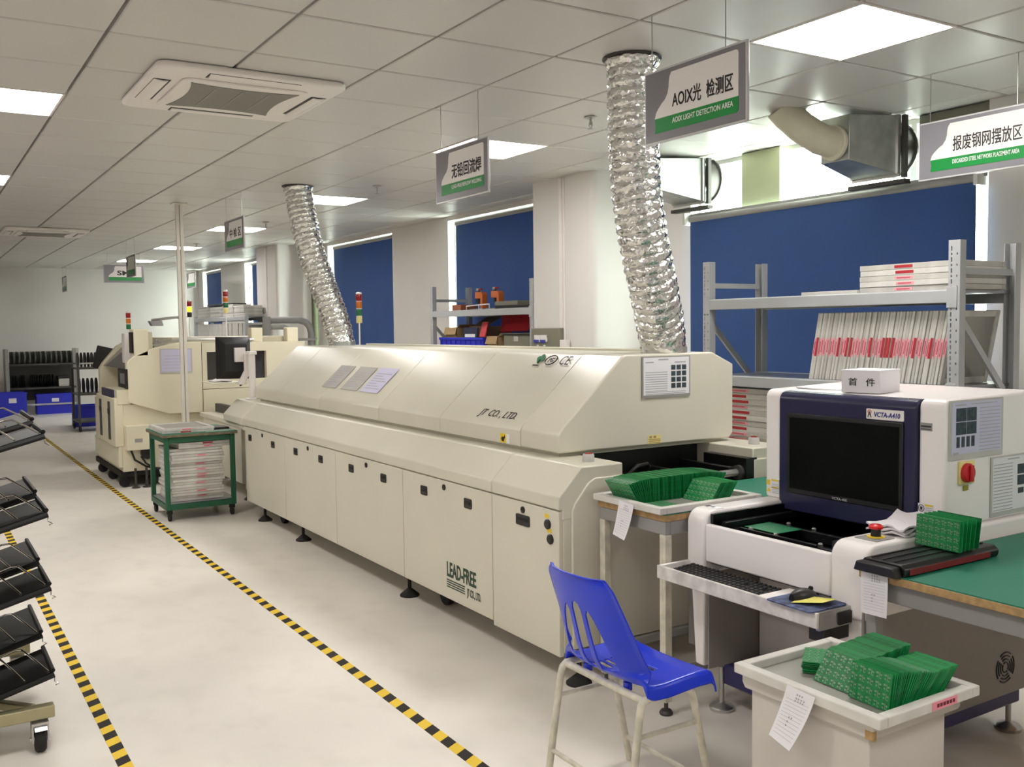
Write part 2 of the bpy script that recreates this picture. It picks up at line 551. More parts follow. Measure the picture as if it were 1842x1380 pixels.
for i, (a, b, h) in enumerate(WINS):
    fr = MB()
    y0, y1 = YW + 0.085, YW + 0.125
    fr.box(a, b, y0, y1, SILL, SILL + 0.05).box(a, b, y0, y1, h - 0.03, h)
    fr.box(a, a + 0.03, y0, y1, SILL + 0.05, h - 0.03).box(b - 0.03, b, y0, y1, SILL + 0.05, h - 0.03)
    wn = build('window_%d' % (i + 1), fr, M_FRAMEW); wn['kind'] = 'structure'
    mid = (a + b) / 2 if i else -3.70
    build('mullion', MB().box(mid - 0.02, mid + 0.02, y0, y1, SILL + 0.05, h - 0.03), M_FRAMEW, wn)
    for (p, q) in ((a + 0.03, mid - 0.02), (mid + 0.02, b - 0.03)):
        build('pane', MB().box(p, q, y0 + 0.015, y0 + 0.021, SILL + 0.05, h - 0.03), M_PANE, wn)

# columns clad in white panels, standing in front of the window wall
def column(xa, xb, yf):
    r = 0.05
    poly = [(xa, YW), (xa, yf)] + [(xb - r + r * math.sin(math.radians(t)), yf + r - r * math.cos(math.radians(t))) for t in range(0, 91, 15)] + [(xb, YW)]
    o = struct('wall_column', MB().prism(poly, 'z', 0, CEIL), M_WALL)
    xm = xa + (xb - xa) * 0.52
    build('cover_strip', MB().box(xm - 0.045, xm - 0.005, yf - 0.012, yf, 0, CEIL - 0.004), M_WHITE, o, 0.004)
    build('cover_strip', MB().box(xm + 0.012, xm + 0.03, yf - 0.012, yf, 0, CEIL - 0.004), M_WHITE, o, 0.004)
    build('panel_joint', MB().box(xm - 0.004, xm + 0.010, yf - 0.004, yf, 0, CEIL - 0.004), M_WALL, o)
    return o
column(-6.97, -6.12, 4.6)
column(-14.45, -13.55, 4.52)
struct('baseboard_right', MB().box(-5.9, 3.0, YW - 0.012, YW, 0, 0.1), M_GREY)

# ---- ceiling tiles: every one near enough to be told apart is a piece of its own
GX = -4.263; GY = 0.745; T = 0.6
tm = MB(); g = 0.007
s = T / 2 - g; c = s - 0.005
tm.add([(-s, -s, 0.030), (s, -s, 0.030), (s, s, 0.030), (-s, s, 0.030), (-s, -s, 0.004), (s, -s, 0.004), (s, s, 0.004), (-s, s, 0.004), (-c, -c, 0), (c, -c, 0), (c, c, 0), (-c, c, 0)],
       [(0, 1, 2, 3), (0, 4, 5, 1), (1, 5, 6, 2), (2, 6, 7, 3), (3, 7, 4, 0), (4, 8, 9, 5), (5, 9, 10, 6), (6, 10, 11, 7), (7, 11, 8, 4), (8, 11, 10, 9)])
tile_me = None
LIGHTS = [(0.24 - 3 * k, 3.445) for k in range(7)] + [(0.24 - 3 * k, 0.445) for k in range(4)] + [(0.24 - 3 * k, -2.555) for k in range(3)]
far = MB()
cells = []
for i in range(-12, 27):
    for j in range(-11, 8):
        cx = GX - T * (i + 0.5); cy = GY + T * (j + 0.5)
        if cx - T / 2 < X0 - 0.25 or cx + T / 2 > X1 + 0.25: continue
        if any(abs(cx - lx) < 0.1 and abs(cy - ly) < 0.1 for lx, ly in LIGHTS): continue
        vis = any(seen(cx + a * T / 2, cy + b * T / 2, CEIL, 5) for a in (-1, 0, 1) for b in (-1, 0, 1))
        cells.append((0 if vis else 1, math.hypot(cx, cy), cx, cy))
cells.sort()
for n, (hid, dist, cx, cy) in enumerate(cells):
    if n < 295 and not hid:
        if tile_me is None:
            o = build('tile', tm, M_TILE, ceiling, smooth=False)
            # undo the parent offset so the mesh can be shared
            tile_me = o.data
            for vtx, p in zip(tile_me.vertices, tm.v): vtx.co = p
        else:
            o = bpy.data.objects.new('tile', tile_me); COL.objects.link(o); o.parent = ceiling
        o.location = Vector((cx, cy, CEIL)) - OFF[ceiling.name]
    else:
        k = len(far.v)
        far.v += [(p[0] + cx, min(p[1] + cy, YW - 0.001), p[2] + CEIL) for p in tm.v]
        far.f += [tuple(q + k for q in fc) for fc in tm.f]
build('far_tiles', far, M_TILE, ceiling, smooth=False, kind='stuff')

# ---- recessed ceiling lights
def light_proto(end=''):
    t = thing('ceiling_light' + end, 'square white panel light set flush between the ceiling tiles', 'ceiling light', (0, 0, 0), 'panel lights in the ceiling')
    fr = MB(); a = 0.296; b = 0.284
    fr.add([(-a, -a, -0.002), (a, -a, -0.002), (a, a, -0.002), (-a, a, -0.002), (-b, -b, -0.002), (b, -b, -0.002), (b, b, -0.002), (-b, b, -0.002),
            (-a, -a, 0.0295), (a, -a, 0.0295), (a, a, 0.0295), (-a, a, 0.0295), (-b, -b, 0.006), (b, -b, 0.006), (b, b, 0.006), (-b, b, 0.006)],
           [(0, 1, 5, 4), (1, 2, 6, 5), (2, 3, 7, 6), (3, 0, 4, 7), (0, 8, 9, 1), (1, 9, 10, 2), (2, 10, 11, 3), (3, 11, 8, 0),
            (4, 5, 13, 12), (5, 6, 14, 13), (6, 7, 15, 14), (7, 4, 12, 15)])
    build('frame', fr, M_WHITE, t, smooth=False)
    build('diffuser' + end, MB().box(-b, b, -b, b, 0.001, 0.006), M_LAMP, t, smooth=False)
    return t
# the panels repeat every 3 m; those of the same grid that lie beyond the frame carry _offscreen
protos = {}
for lx, ly in LIGHTS:
    end = '' if any(seen(lx + a, ly + b, CEIL, 0) for a in (-0.28, 0, 0.28) for b in (-0.28, 0, 0.28)) else '_offscreen'
    if end not in protos: protos[end] = light_proto(end); protos[end].location = (lx, ly, CEIL)
    else: dup(protos[end], (lx, ly, CEIL))

# ---- ceiling air-conditioning cassettes
def cassette(cx, cy, label):
    t = thing('air_conditioner', label, 'air conditioner', (cx, cy, CEIL - 0.035), world=False)
    h = 0.455
    build('cover', MB().prism(rrect(-h, h, -h, h, 0.06), 'z', 0.0, 0.034), M_WHITE, t, 0.012, 3)
    inner = rrect(-0.31, 0.31, -0.31, 0.31, 0.05)
    build('grille_frame', MB().prism(inner, 'z', -0.010, 0.002), M_WHITE, t, 0.006)
    def barrel(s_, k):
        pts = []
        for q in range(4):
            a = math.radians(90 * q)
            for tt in range(-5, 5):
                e = tt / 5.0
                x = s_ * e; y = -s_ + k * (e * e - 1) * -1 * 0 + (k * (1 - e * e))
                pts.append((x * math.cos(a) - y * math.sin(a), x * math.sin(a) + y * math.cos(a)))
        return pts
    build('intake_grille', MB().prism(barrel(0.265, 0.035), 'z', -0.0125, -0.0095), M_GRILLE, t)
    sl = MB()
    for k in range(3):
        sl.box(-0.2, 0.2, -0.13 + 0.13 * k - 0.003, -0.13 + 0.13 * k + 0.003, -0.0145, -0.012)
    build('grille_rib', sl, mat('grille_rib_grey', (150, 147, 140), 0.6), t)
    for q in range(4):
        R = RZ(90 * q)
        o1 = MB().box(-0.22, 0.22, -0.425, -0.345, -0.0015, 0.001); o1.xf(R.to_4x4())
        build('air_slot', o1, M_DGREY, t)
        vn = MB().prism([(-0.423, -0.002), (-0.40, -0.010), (-0.372, -0.012), (-0.358, -0.006), (-0.358, -0.003), (-0.38, -0.006), (-0.41, -0.003)], 'x', -0.215, 0.215)
        vn.xf(R.to_4x4())
        build('louver', vn, M_WHITE, t)
    return t
cassette(-4.99, 1.455, 'square white ceiling air conditioner with grey grille over the aisle before the oven')
cassette(-12.9, 1.45, 'white ceiling air conditioner over the aisle near the reel rack end')

# ---- sprinkler heads
def sprinkler(x, y, label):
    t = thing('sprinkler_head', label, 'sprinkler', (x, y, CEIL), 'sprinkler heads under the ceiling')
    build('rosette', MB().lathe([(0.012, 0), (0.04, -0.004), (0.04, -0.008), (0.014, -0.016)], (x, y, CEIL), 16), M_STEEL, t)
    b = MB().cyl((x, y, CEIL - 0.016), (x, y, CEIL - 0.05), 0.008, 10)
    b.tube([(x - 0.012, y, CEIL - 0.03), (x - 0.016, y, CEIL - 0.05), (x, y, CEIL - 0.07)], 0.003, 6).tube([(x + 0.012, y, CEIL - 0.03), (x + 0.016, y, CEIL - 0.05), (x, y, CEIL - 0.07)], 0.003, 6)
    build('body', b, M_STEEL, t)
    build('deflector', MB().cyl((x, y, CEIL - 0.07), (x, y, CEIL - 0.074), 0.018, 14), M_STEEL, t)
sprinkler(-4.59, 3.44, 'small steel sprinkler head hanging from the ceiling')
sprinkler(-7.66, 3.46, 'small steel sprinkler head hanging from the ceiling')
sprinkler(-10.8, 3.5, 'small steel sprinkler head hanging from the ceiling')
sprinkler(-13.9, 3.5, 'small steel sprinkler head hanging from the ceiling')

# ---- roller blinds
def blind(xa, xb, ztop, zbot, label, amp=0.012, y=None, seed=1):
    y = YW + 0.03 if y is None else y
    t = thing('roller_blind', label, 'blind', ((xa + xb) / 2, y, zbot))
    rnd = random.Random(seed)
    ph = [rnd.uniform(0, 6.28) for _ in range(4)]
    K, R = 28, 8
    rows = []
    for i in range(R + 1):
        z = ztop - 0.01 - (ztop - 0.03 - zbot) * i / R
        rows.append([(xa + (xb - xa) * j / K, y + amp * (i / R) * (0.6 * math.sin(j * 0.9 + ph[0]) + 0.4 * math.sin(j * 0.37 + ph[1] + i * 0.2)), z) for j in range(K + 1)])
    build('fabric', MB().sheet(rows, (0, 0.002, 0)), M_BLIND, t)
    build('roller_tube', MB().cyl((xa - 0.01, y + 0.012, ztop), (xb + 0.01, y + 0.012, ztop), 0.024, 14), M_GREY, t)
    build('bottom_bar', MB().box(xa, xb, y - 0.008, y + 0.008, zbot, zbot + 0.03), M_GREY, t)
    ch = MB()
    xk = xb + 0.014
    for k in range(90):
        z = ztop - 0.02 - k * 0.013
        if z < zbot + 0.1: break
        ch.add([(xk, y - 0.012, z - 0.004), (xk + 0.004, y - 0.012, z), (xk, y - 0.008, z), (xk - 0.004, y - 0.012, z), (xk, y - 0.016, z), (xk, y - 0.012, z + 0.004)],
               [(0, 2, 1), (0, 3, 2), (0, 4, 3), (0, 1, 4), (5, 1, 2), (5, 2, 3), (5, 3, 4), (5, 4, 1)])
    build('pull_chain', ch, M_DGREY, t, kind='stuff')
    return t
b1 = blind(-5.52, -3.21, 2.29, 0.96, 'wide blue roller blind under the fan vents, behind the rack of standing frames', 0.010, YW - 0.05, 3)
blind(-9.34, -7.17, 2.63, 0.96, 'blue roller blind beside the column, behind the rack of orange fixtures', 0.012, None, 5)
blind(-12.91, -10.94, 2.63, 0.96, 'blue roller blind behind the slanting foil duct', 0.012, None, 8)
blind(-16.72, -15.02, 2.63, 0.96, 'narrow strip of blue roller blind beside the far column', 0.03, None, 11)
blind(-19.72, -18.60, 2.63, 0.96, 'farthest blue roller blind next to the back wall', 0.008, None, 13)
hb = MB().box(-5.57, -3.17, YW - 0.03, YW, 2.30, 2.335)
build('head_rail', hb, M_GREY, b1, 0.004)
for xk in (-5.55, -3.19):
    build('bracket', MB().box(xk - 0.012, xk + 0.012, YW - 0.09, YW, 2.25, 2.34), M_FRAMEW, b1)

# ---- pale green panel that closes part of the window head
tag(build('filler_panel', MB().box(-5.06, -4.70, YW + 0.02, YW + 0.04, 2.336, CEIL - 0.002), M_PANELG, None, 0.003),
    'pale green board closing the window head beside the duct fan', 'panel')
tag(build('filler_panel', MB().box(-3.62, -3.175, YW + 0.02, YW + 0.04, 2.336, CEIL - 0.002), M_PANELGREY, None, 0.003),
    'dark board closing the window head behind the discarded steel sign', 'panel')

# ---- exhaust fans in the window head
def exhaust_fan(xc, zc, label, front_w, pipe):
    t = thing('exhaust_fan', label, 'exhaust fan', (xc, 4.9, zc - 0.19))
    yr, yf = 4.96, 4.60
    hw, hf = 0.155, front_w
    zt = CEIL - 0.012
    zb_r, zb_f = zc - 0.155, zc - 0.09
    bx = MB().add([(xc - hf, yf, zb_f), (xc + hf, yf, zb_f), (xc + hf, yf, zt - 0.02), (xc - hf, yf, zt - 0.02),
                   (xc - hw, yr, zb_r), (xc + hw, yr, zb_r), (xc + hw, yr, zt), (xc - hw, yr, zt)],
                  [(0, 1, 2, 3), (7, 6, 5, 4), (0, 4, 5, 1), (1, 5, 6, 2), (2, 6, 7, 3), (3, 7, 4, 0)])
    build('duct_box', bx, M_GALV, t, 0.003)
    fl = MB()
    fl.box(xc - hw - 0.012, xc + hw + 0.012, yr, yr + 0.012, zb_r - 0.015, zb_r + 0.01)
    fl.box(xc + hw - 0.004, xc + hw + 0.014, yr - 0.016, yr + 0.012, zb_r, zt)
    fl.box(xc - hw - 0.014, xc - hw + 0.004, yr - 0.016, yr + 0.012, zb_r, zt)
    build('flange', fl, M_STEEL, t, 0.002)
    build('fan_housing', MB().lathe([(0.15, 0.0), (0.165, 0.01), (0.165, 0.05), (0.15, 0.055), (0.15, 0.16), (0.165, 0.165), (0.165, 0.18)], (xc, yr + 0.012, zc + 0.02), 28, 'y'), M_DGREY, t)
    build('fan_ring', MB().tube([(xc + 0.168 * math.cos(a * math.pi / 16), yr + 0.035, zc + 0.02 + 0.168 * math.sin(a * math.pi / 16)) for a in range(32)], 0.007, 6, True), M_STEEL, t)
    build('mounting_bracket', MB().box(xc + 0.165, xc + 0.19, yr + 0.02, yr + 0.05, zb_r - 0.02, zt).box(xc - 0.2, xc + 0.2, yr + 0.005, yr + 0.06, zb_r - 0.055, zb_r - 0.03), M_DGREY, t)
    pts = pipe
    build('elbow_pipe', MB().tube(pts, 0.088, 24), M_PVC, t)
    rg = MB().lathe([(0.094, 0), (0.102, 0.008), (0.102, 0.026), (0.094, 0.03)], (pts[-1][0], pts[-1][1] - 0.035, pts[-1][2]), 24, 'y')
    build('pipe_collar', rg, M_PVC, t)
    return t
exhaust_fan(-5.42, 2.55, 'galvanised exhaust fan box brightly lit beside the pale green board', 0.10,
            [(-5.47, 4.36, 2.70), (-5.45, 4.42, 2.64), (-5.43, 4.50, 2.59), (-5.42, 4.60, 2.575)])
exhaust_fan(-3.79, 2.52, 'galvanised exhaust fan box with cream elbow pipe beside the discarded steel sign', 0.10,
            [(-3.93, 4.30, 2.74), (-3.91, 4.34, 2.69), (-3.875, 4.41, 2.625), (-3.82, 4.51, 2.555), (-3.79, 4.60, 2.535)])

# ---- hazard tapes stuck on the floor
tp = build('floor_tape', MB().box(-20.2, -0.4, 1.575, 1.623, 0.0, 0.0012), M_TAPE)
tag(tp, 'yellow and black striped floor tape running along the oven and green cart', 'floor tape')
tp2 = build('floor_tape', MB().box(-20.2, -0.4, 0.555, 0.602, 0.0, 0.0012), M_TAPE)
tag(tp2, 'yellow and black striped floor tape running beside the cart of black trays', 'floor tape')

# ---- hanging area signs
def sign(x, y, z, label, head, sub, rz=0.0, w=0.555, h=0.285, head_size=0.08, sub_size=0.03, hx=(0.30, 0.885), hz=(0.42, 0.65), sx=(0.30, 0.885), chain=(0.08, 0.9), bold=0.016):
    t = thing('hanging_sign', label, 'sign', (x, y, z), None, rz, world=False)
    build('panel', MB().box(0, w, -0.004, 0.008, 0, h), M_SRIM, t, 0.002)
    build('face', MB().box(0.008, w - 0.008, -0.0055, -0.004, 0.008, h - 0.008), M_SGREY, t)
    # white field with a wavy left edge
    xl = 0.115 * w
    pts = [(0.115 * w, 0.335 * h), (0.93 * w, 0.335 * h), (0.93 * w, 0.80 * h)] + [(0.93 * w - 0.012 + 0.012 * math.cos(math.radians(a)), 0.80 * h + 0.02 + 0.012 * math.sin(math.radians(a))) for a in (0, 45, 90)]
    pts += [(0.29 * w, 0.87 * h + 0.012), (0.272 * w, 0.86 * h), (0.265 * w, 0.80 * h), (0.262 * w, 0.72 * h), (0.25 * w, 0.64 * h), (0.225 * w, 0.57 * h), (0.185 * w, 0.52 * h), (0.15 * w, 0.46 * h), (0.128 * w, 0.41 * h)]
    build('white_field', MB().prism([(p[0], p[1]) for p in pts], 'y', -0.0068, -0.0055), M_SWHITE, t)
    gpts = [(0.115 * w, 0.135 * h), (0.93 * w - 0.01, 0.135 * h), (0.93 * w, 0.165 * h), (0.93 * w, 0.335 * h), (0.115 * w, 0.335 * h), (0.124 * w, 0.24 * h)]
    build('green_band', MB().prism(gpts, 'y', -0.0068, -0.0055), M_SGREEN, t)
    if head:
        build('lettering', text_mesh(head, head_size, (hx[0] * w, -0.0066, hz[0] * h), (1, 0, 0), (0, 0, 1), bold, 'LEFT', fit=((hx[1] - hx[0]) * w, (hz[1] - hz[0]) * h)), M_BLACKINK, t)
    if sub:
        build('lettering', text_mesh(sub, sub_size, (sx[0] * w, -0.0066, 0.222 * h), (1, 0, 0), (0, 0, 1), 0.012, 'LEFT', fit=((sx[1] - sx[0]) * w, 0.072 * h)), M_WHITEINK, t)
    for k in chain:
        build('chain', MB().tube([(k * w, 0.002, h - 0.01), (k * w, 0.002, CEIL - z)], 0.0022, 5), M_STEEL, t)
    return t
sign(-3.03, 2.545, 2.213, 'hanging sign reading AOIX LIGHT DETECTION AREA beside the foil duct', 'AOIX光  检测区', 'AOIX LIGHT DETECTION AREA', chain=(0.07, 0.80))
sign(-4.83, 2.545, 2.185, 'hanging sign reading LEAD-FREE REFLOW WELDING above the oven', '无铅回流焊', 'LEAD-FREE REFLOW WELDING', w=0.57, hx=(0.33, 0.89), hz=(0.41, 0.68), sx=(0.33, 0.89), chain=(0.10, 0.82))
sign(-9.06, 2.545, 2.218, 'small hanging sign with three characters and a green band above the monitor', '中 检 区', '', w=0.60, hx=(0.30, 0.89), hz=(0.41, 0.70), chain=(0.1, 0.9))
sign(-3.06, 4.345, 2.20, 'hanging sign reading DISCARDED STEEL NETWORK PLACEMENT AREA', '报废钢网摆放区', 'DISCARDED STEEL NETWORK PLACEMENT AREA', w=0.60, hx=(0.315, 0.89), hz=(0.43, 0.685), sx=(0.315, 0.87), chain=(0.10, 0.84), bold=0.008)
sign(-16.0, 2.61, 2.25, 'hanging sign reading SM facing down the aisle, half hidden by another sign', 'SMT', '', math.radians(90), w=0.60, hx=(0.33, 0.80), hz=(0.42, 0.68), chain=(0.1, 0.9), bold=0.03)
sign(-13.8, 2.545, 2.215, 'hanging sign with green band directly in front of the SM sign', '', '', w=0.60, chain=(0.1, 0.9))
sign(-18.0, 4.345, 2.253, 'hanging sign with a green band near the farthest blue blind', '', '', w=0.60, chain=(0.1, 0.9))
sign(-19.75, 2.50, 2.24, 'grey hanging sign in front of the blank far wall', '', '', w=0.57, chain=(0.1, 0.9))
# ================================================================== REFLOW OVEN
XR, XL = -3.22, -8.17
oven = thing('reflow_oven', 'long beige enamelled reflow oven with sloping hood and row of lower doors', 'oven', ((XR + XL) / 2, 2.95, 0))
build('lower_body', MB().box(-7.60, XR - 0.03, 2.262, 3.66, 0.14, 0.70).box(XL + 0.03, -7.60, 2.40, 3.60, 0.14, 0.70), M_OVEN2, oven)
prof = [(2.235, 0.742), (2.235, 0.795), (2.35, 0.914), (2.57, 0.914), (2.57, 0.70), (2.255, 0.70), (2.255, 0.742)]
build('front_ledge', MB().prism(prof, 'x', -3.755, XR), M_OVEN2, oven, 0.006)
build('front_ledge', MB().prism(prof, 'x', -7.62, -3.761), M_OVEN2, oven, 0.006)
build('front_ledge', MB().prism([(p[0] + 0.0, p[1]) for p in prof], 'x', XL, -7.66), M_OVEN2, oven, 0.006)
build('ledge_joint', MB().prism([(p[0] - 0.008, p[1] + (0.006 if p[1] > 0.75 else 0)) for p in prof], 'x', -7.668, -7.615), M_OVEN2, oven, 0.003)
build('rear_ledge', MB().prism([(5.9 - p[0] + 0.02, p[1]) for p in prof], 'x', XL, XR), M_OVEN2, oven, 0.006)
build('trough', MB().box(XL + 0.05, XR - 0.02, 2.57, 3.36, 0.70, 0.725), M_PIT, oven)
# conveyor rails and outlet hardware in the trough
rl = MB()
for yy in (2.70, 2.98, 3.25):
    rl.box(-3.9, XR - 0.04, yy - 0.015, yy + 0.015, 0.80, 0.83)
build('conveyor_rail', rl, M_PIT, oven, 0.003)
build('heat_curtain', MB().box(-3.62, -3.60, 2.575, 3.355, 0.725, 0.95), M_PIT, oven)
build('outlet_shaft', MB().cyl((-3.26, 3.10, 0.80), (-3.26, 3.36, 0.80), 0.018, 12), M_STEEL, oven)
build('outlet_bearing', MB().lathe([(0.02, 0), (0.036, 0.004), (0.036, 0.03), (0.02, 0.034)], (-3.26, 3.28, 0.80), 16, 'y'), M_DGREY, oven)
build('outlet_handle', MB().tube([(-3.34, 2.70, 0.835), (-3.33, 2.74, 0.87), (-3.33, 2.80, 0.875), (-3.33, 2.81, 0.86)], 0.009, 8), M_PIT, oven)
build('rear_guide', MB().box(-3.50, -3.215, 3.30, 3.37, 0.73, 0.87), M_PIT, oven)
# end panel below the ledge
ep = [(2.30, 0.15), (2.30, 0.735), (2.315, 0.765), (2.385, 0.855), (2.42, 0.872), (3.48, 0.872), (3.52, 0.855), (3.585, 0.765), (3.60, 0.735), (3.60, 0.15)]
build('end_panel', MB().prism([(2.30, 0.15), (2.30, 0.735), (2.315, 0.765), (2.385, 0.845), (2.42, 0.862), (2.569, 0.862), (2.569, 0.72), (3.35, 0.72), (3.35, 0.862), (3.50, 0.862), (3.585, 0.765), (3.60, 0.735), (3.60, 0.15)], 'x', XR - 0.03, XR + 0.006), M_OVEN2, oven, 0.004)
build('corner_post', MB().box(XR - 0.03, XR - 0.002, 2.262, 2.30, 0.14, 0.742), M_OVEN2, oven)
# hood
hp = [(2.43, 0.932), (2.43, 1.012), (2.445, 1.035), (2.79, 1.352), (2.815, 1.362), (3.36, 1.362), (3.50, 1.300), (3.50, 0.955), (3.475, 0.93)]
build('hood_end', MB().prism(hp, 'x', -3.812, -3.50), M_OVEN, oven, 0.008, 3)
def inset(d):
    return [(q[0] + (d if q[0] < 3 else -d), q[1] - (d if q[1] > 1 else 0)) for q in hp]
hood = build('hood_core', MB().prism(inset(0.012), 'x', -7.88, -3.815), M_OVEN, oven)
HS = [-7.90, -7.30, -6.45, -5.44, -4.63, -3.820]
for xa_, xb_ in zip(HS, HS[1:]):
    build('hood_sheet', MB().prism(inset(0.004), 'x', xa_ + 0.0012, xb_ - 0.0012), M_OVEN, oven, 0.003, 2)
nrm = Vector((0, -0.345, 0.37)).normalized()
sl = Vector((0, 0.37, 0.345)).normalized()
sO = Vector((0, 2.434, 1.018))
build('hood_seal', MB().box(-7.86, -3.54, 2.46, 3.45, 0.912, 0.934), M_OVEN, oven)
build('top_rail', MB().box(-7.6, -3.85, 3.30, 3.36, 1.355, 1.372), M_OVEN2, oven, 0.003)
# doors with their pulls and locks
DX = [-7.575, -6.632, -5.672, -4.705, -3.765, -3.225]
HX = [(-7.442, -6.888), (-6.399, -5.924), (-5.416, -4.951), (-4.448, -3.986), (-3.50,)]
LK = [-7.132, -6.156, -5.189, -4.227, -3.499]
for k in range(5):
    zb = 0.125 if k == 4 else 0.145
    dr = build('door', MB().box(DX[k] + 0.003, DX[k + 1] - 0.003, 2.240, 2.262, zb, 0.736), M_OVEN, oven, 0.003)
    for hx in HX[k]:
        z = 0.657
        hw_ = 0.036 if k < 4 else 0.054
        build('handle', MB().prism(rrect(hx - hw_, hx + hw_, z - 0.024, z + 0.024, 0.008, 3), 'y', 2.236, 2.242), M_BLACK, dr)
        build('handle_lip', MB().box(hx - hw_ * 0.72, hx + hw_ * 0.72, 2.2335, 2.237, z - 0.004, z + 0.010), M_RUBBER, dr, 0.002)
    build('lock', MB().lathe([(0.015, 0), (0.015, -0.006), (0.010, -0.008)], (LK[k], 2.241, 0.703), 14, 'y'), M_BLACK, dr)
for (bx_, bz_) in ((-3.306, 0.672), (-3.287, 0.612)):
    build('selector_knob', MB().lathe([(0.021, 0), (0.021, -0.008), (0.016, -0.012)], (bx_, 2.241, bz_), 16, 'y'), M_BLACK, oven)
    build('warning_tag', MB().box(bx_ - 0.024, bx_ + 0.006, 2.2385, 2.2405, bz_ + 0.026, bz_ + 0.042), M_YELLOW, oven)
# levelling feet and castors
for fx in (-3.20 - 0.02, -4.83, -6.54, -7.4):
    for fy in (2.33, 3.55):
        ft = MB().lathe([(0.055, 0.0), (0.055, 0.008), (0.022, 0.035), (0.016, 0.04)], (fx, fy, 0), 18)
        ft.cyl((fx, fy, 0.04), (fx, fy, 0.14), 0.011, 10)
        build('levelling_foot', ft, M_RUBBER, oven)
for fx in (-4.55, -7.2):
    build('castor', MB().lathe([(0.05, -0.02), (0.055, -0.015), (0.055, 0.015), (0.05, 0.02)], (fx, 2.42, 0.056), 18, 'y').box(fx - 0.03, fx + 0.03, 2.395, 2.445, 0.09, 0.14), M_RUBBER, oven)
# lettering on the doors and the hood
dk = oven
build('lettering', text_mesh('LEAD-FREE', 0.102, (-4.212, 2.2395, 0.262), (1, 0, 0), (0, 0, 1), 0.022, 'LEFT', 0.60), M_DGREEN, dk)
st = MB()
for k in range(4):
    st.box(-4.213, -4.03, 2.2385, 2.2398, 0.240 - k * 0.0115, 0.2455 - k * 0.0115)
build('emblem_stripe', st, M_DGREEN, dk)
build('lettering', text_mesh('JT CO., LTD.', 0.052, (-4.005, 2.2395, 0.205), (1, 0, 0), (0, 0, 1), 0.014, 'LEFT', 0.46), M_DGREEN, dk)
def on_slope(x, d):
    return Vector((x, 0, 0)) + sO + sl * d
build('lettering', text_mesh('JT  CO. , LTD.', 0.062, on_slope(-4.268, 0.048), (1, 0, 0), sl, 0.004, 'LEFT', 0.92, lift=0.0015, shear=0.2), M_BLACKINK, dk)
build('emblem', text_mesh('CE', 0.085, on_slope(-3.955, 0.425), (1, 0, 0), sl, 0.0, 'LEFT', 0.85, lift=0.0015), M_BLACKINK, dk)
eb = MB()
cc = on_slope(-4.035, 0.452) + nrm * 0.002
eb.tube([cc + Vector((1, 0, 0)) * 0.045 * math.cos(a * math.pi / 14) + sl * 0.032 * math.sin(a * math.pi / 14) for a in range(28)], 0.0028, 5, True)
build('emblem_ring', eb, M_BLACKINK, dk)
build('emblem_ring_letters', text_mesh('PG', 0.042, on_slope(-4.035, 0.438), (1, 0, 0), sl, 0.01, 'CENTER', 0.9, lift=0.0015), M_BLACKINK, dk)
tr = MB()
for (dx, dd, rr) in ((0.0, 0.0, 0.016), (0.016, 0.014, 0.018), (-0.014, 0.012, 0.014), (0.030, 0.003, 0.013), (0.008, 0.026, 0.014)):
    q = on_slope(-4.145 + dx, 0.452 + dd)
    tr.tube([q + nrm * 0.0008, q + nrm * 0.002], rr, 12)
q = on_slope(-4.138, 0.428)
tr.tube([q + nrm * 0.0015, on_slope(-4.135, 0.455) + nrm * 0.0015], 0.005, 5)
build('emblem_tree', tr, M_TREEG, dk)
build('emblem_caption', decal(on_slope(-4.165, 0.408) + nrm * 0.001, (1, 0, 0), sl, [(0.0, 0.05, 0.0, 0.009)], 0.0006), M_INK, dk)
# warning label on the hood front and end
wl = build('warning_label', MB().box(-4.0, -3.945, 2.4325, 2.4345, 0.938, 0.982), M_YELLOW, oven)
build('warning_text', MB().box(-3.944, -3.918, 2.4325, 2.4345, 0.938, 0.982), M_PAPER, oven)
build('warning_mark', MB().prism([(-3.99, 0.955), (-3.98, 0.968), (-3.965, 0.965), (-3.958, 0.976), (-3.953, 0.965), (-3.962, 0.954), (-3.968, 0.944), (-3.98, 0.944)], 'y', 2.4315, 2.433), M_BLACKINK, wl)
el = build('warning_label', MB().box(-3.4995, -3.4985, 2.944, 3.026, 0.936, 0.978), M_YPALE, oven)
build('warning_text', decal((-3.4985, 2.944, 0.936), (0, 1, 0), (0, 0, 1), [(0.006, 0.076, 0.004 + 0.008 * k, 0.007 + 0.008 * k) for k in range(3)] + [(0.01, 0.025, 0.028, 0.038), (0.035, 0.05, 0.028, 0.038)]), M_WOOD, el)
# beacons on the ledges
for (bx_, by_) in ((-3.33, 2.47), (-3.33, 3.47)):
    bc = build('signal_button', MB().lathe([(0.026, 0), (0.026, 0.028), (0.022, 0.034)], (bx_, by_, 0.914), 18), M_SLEEVE, oven)
    build('signal_cap', MB().lathe([(0.017, 0.034), (0.017, 0.037), (0.012, 0.039)], (bx_, by_, 0.914), 14), M_RED2, bc)
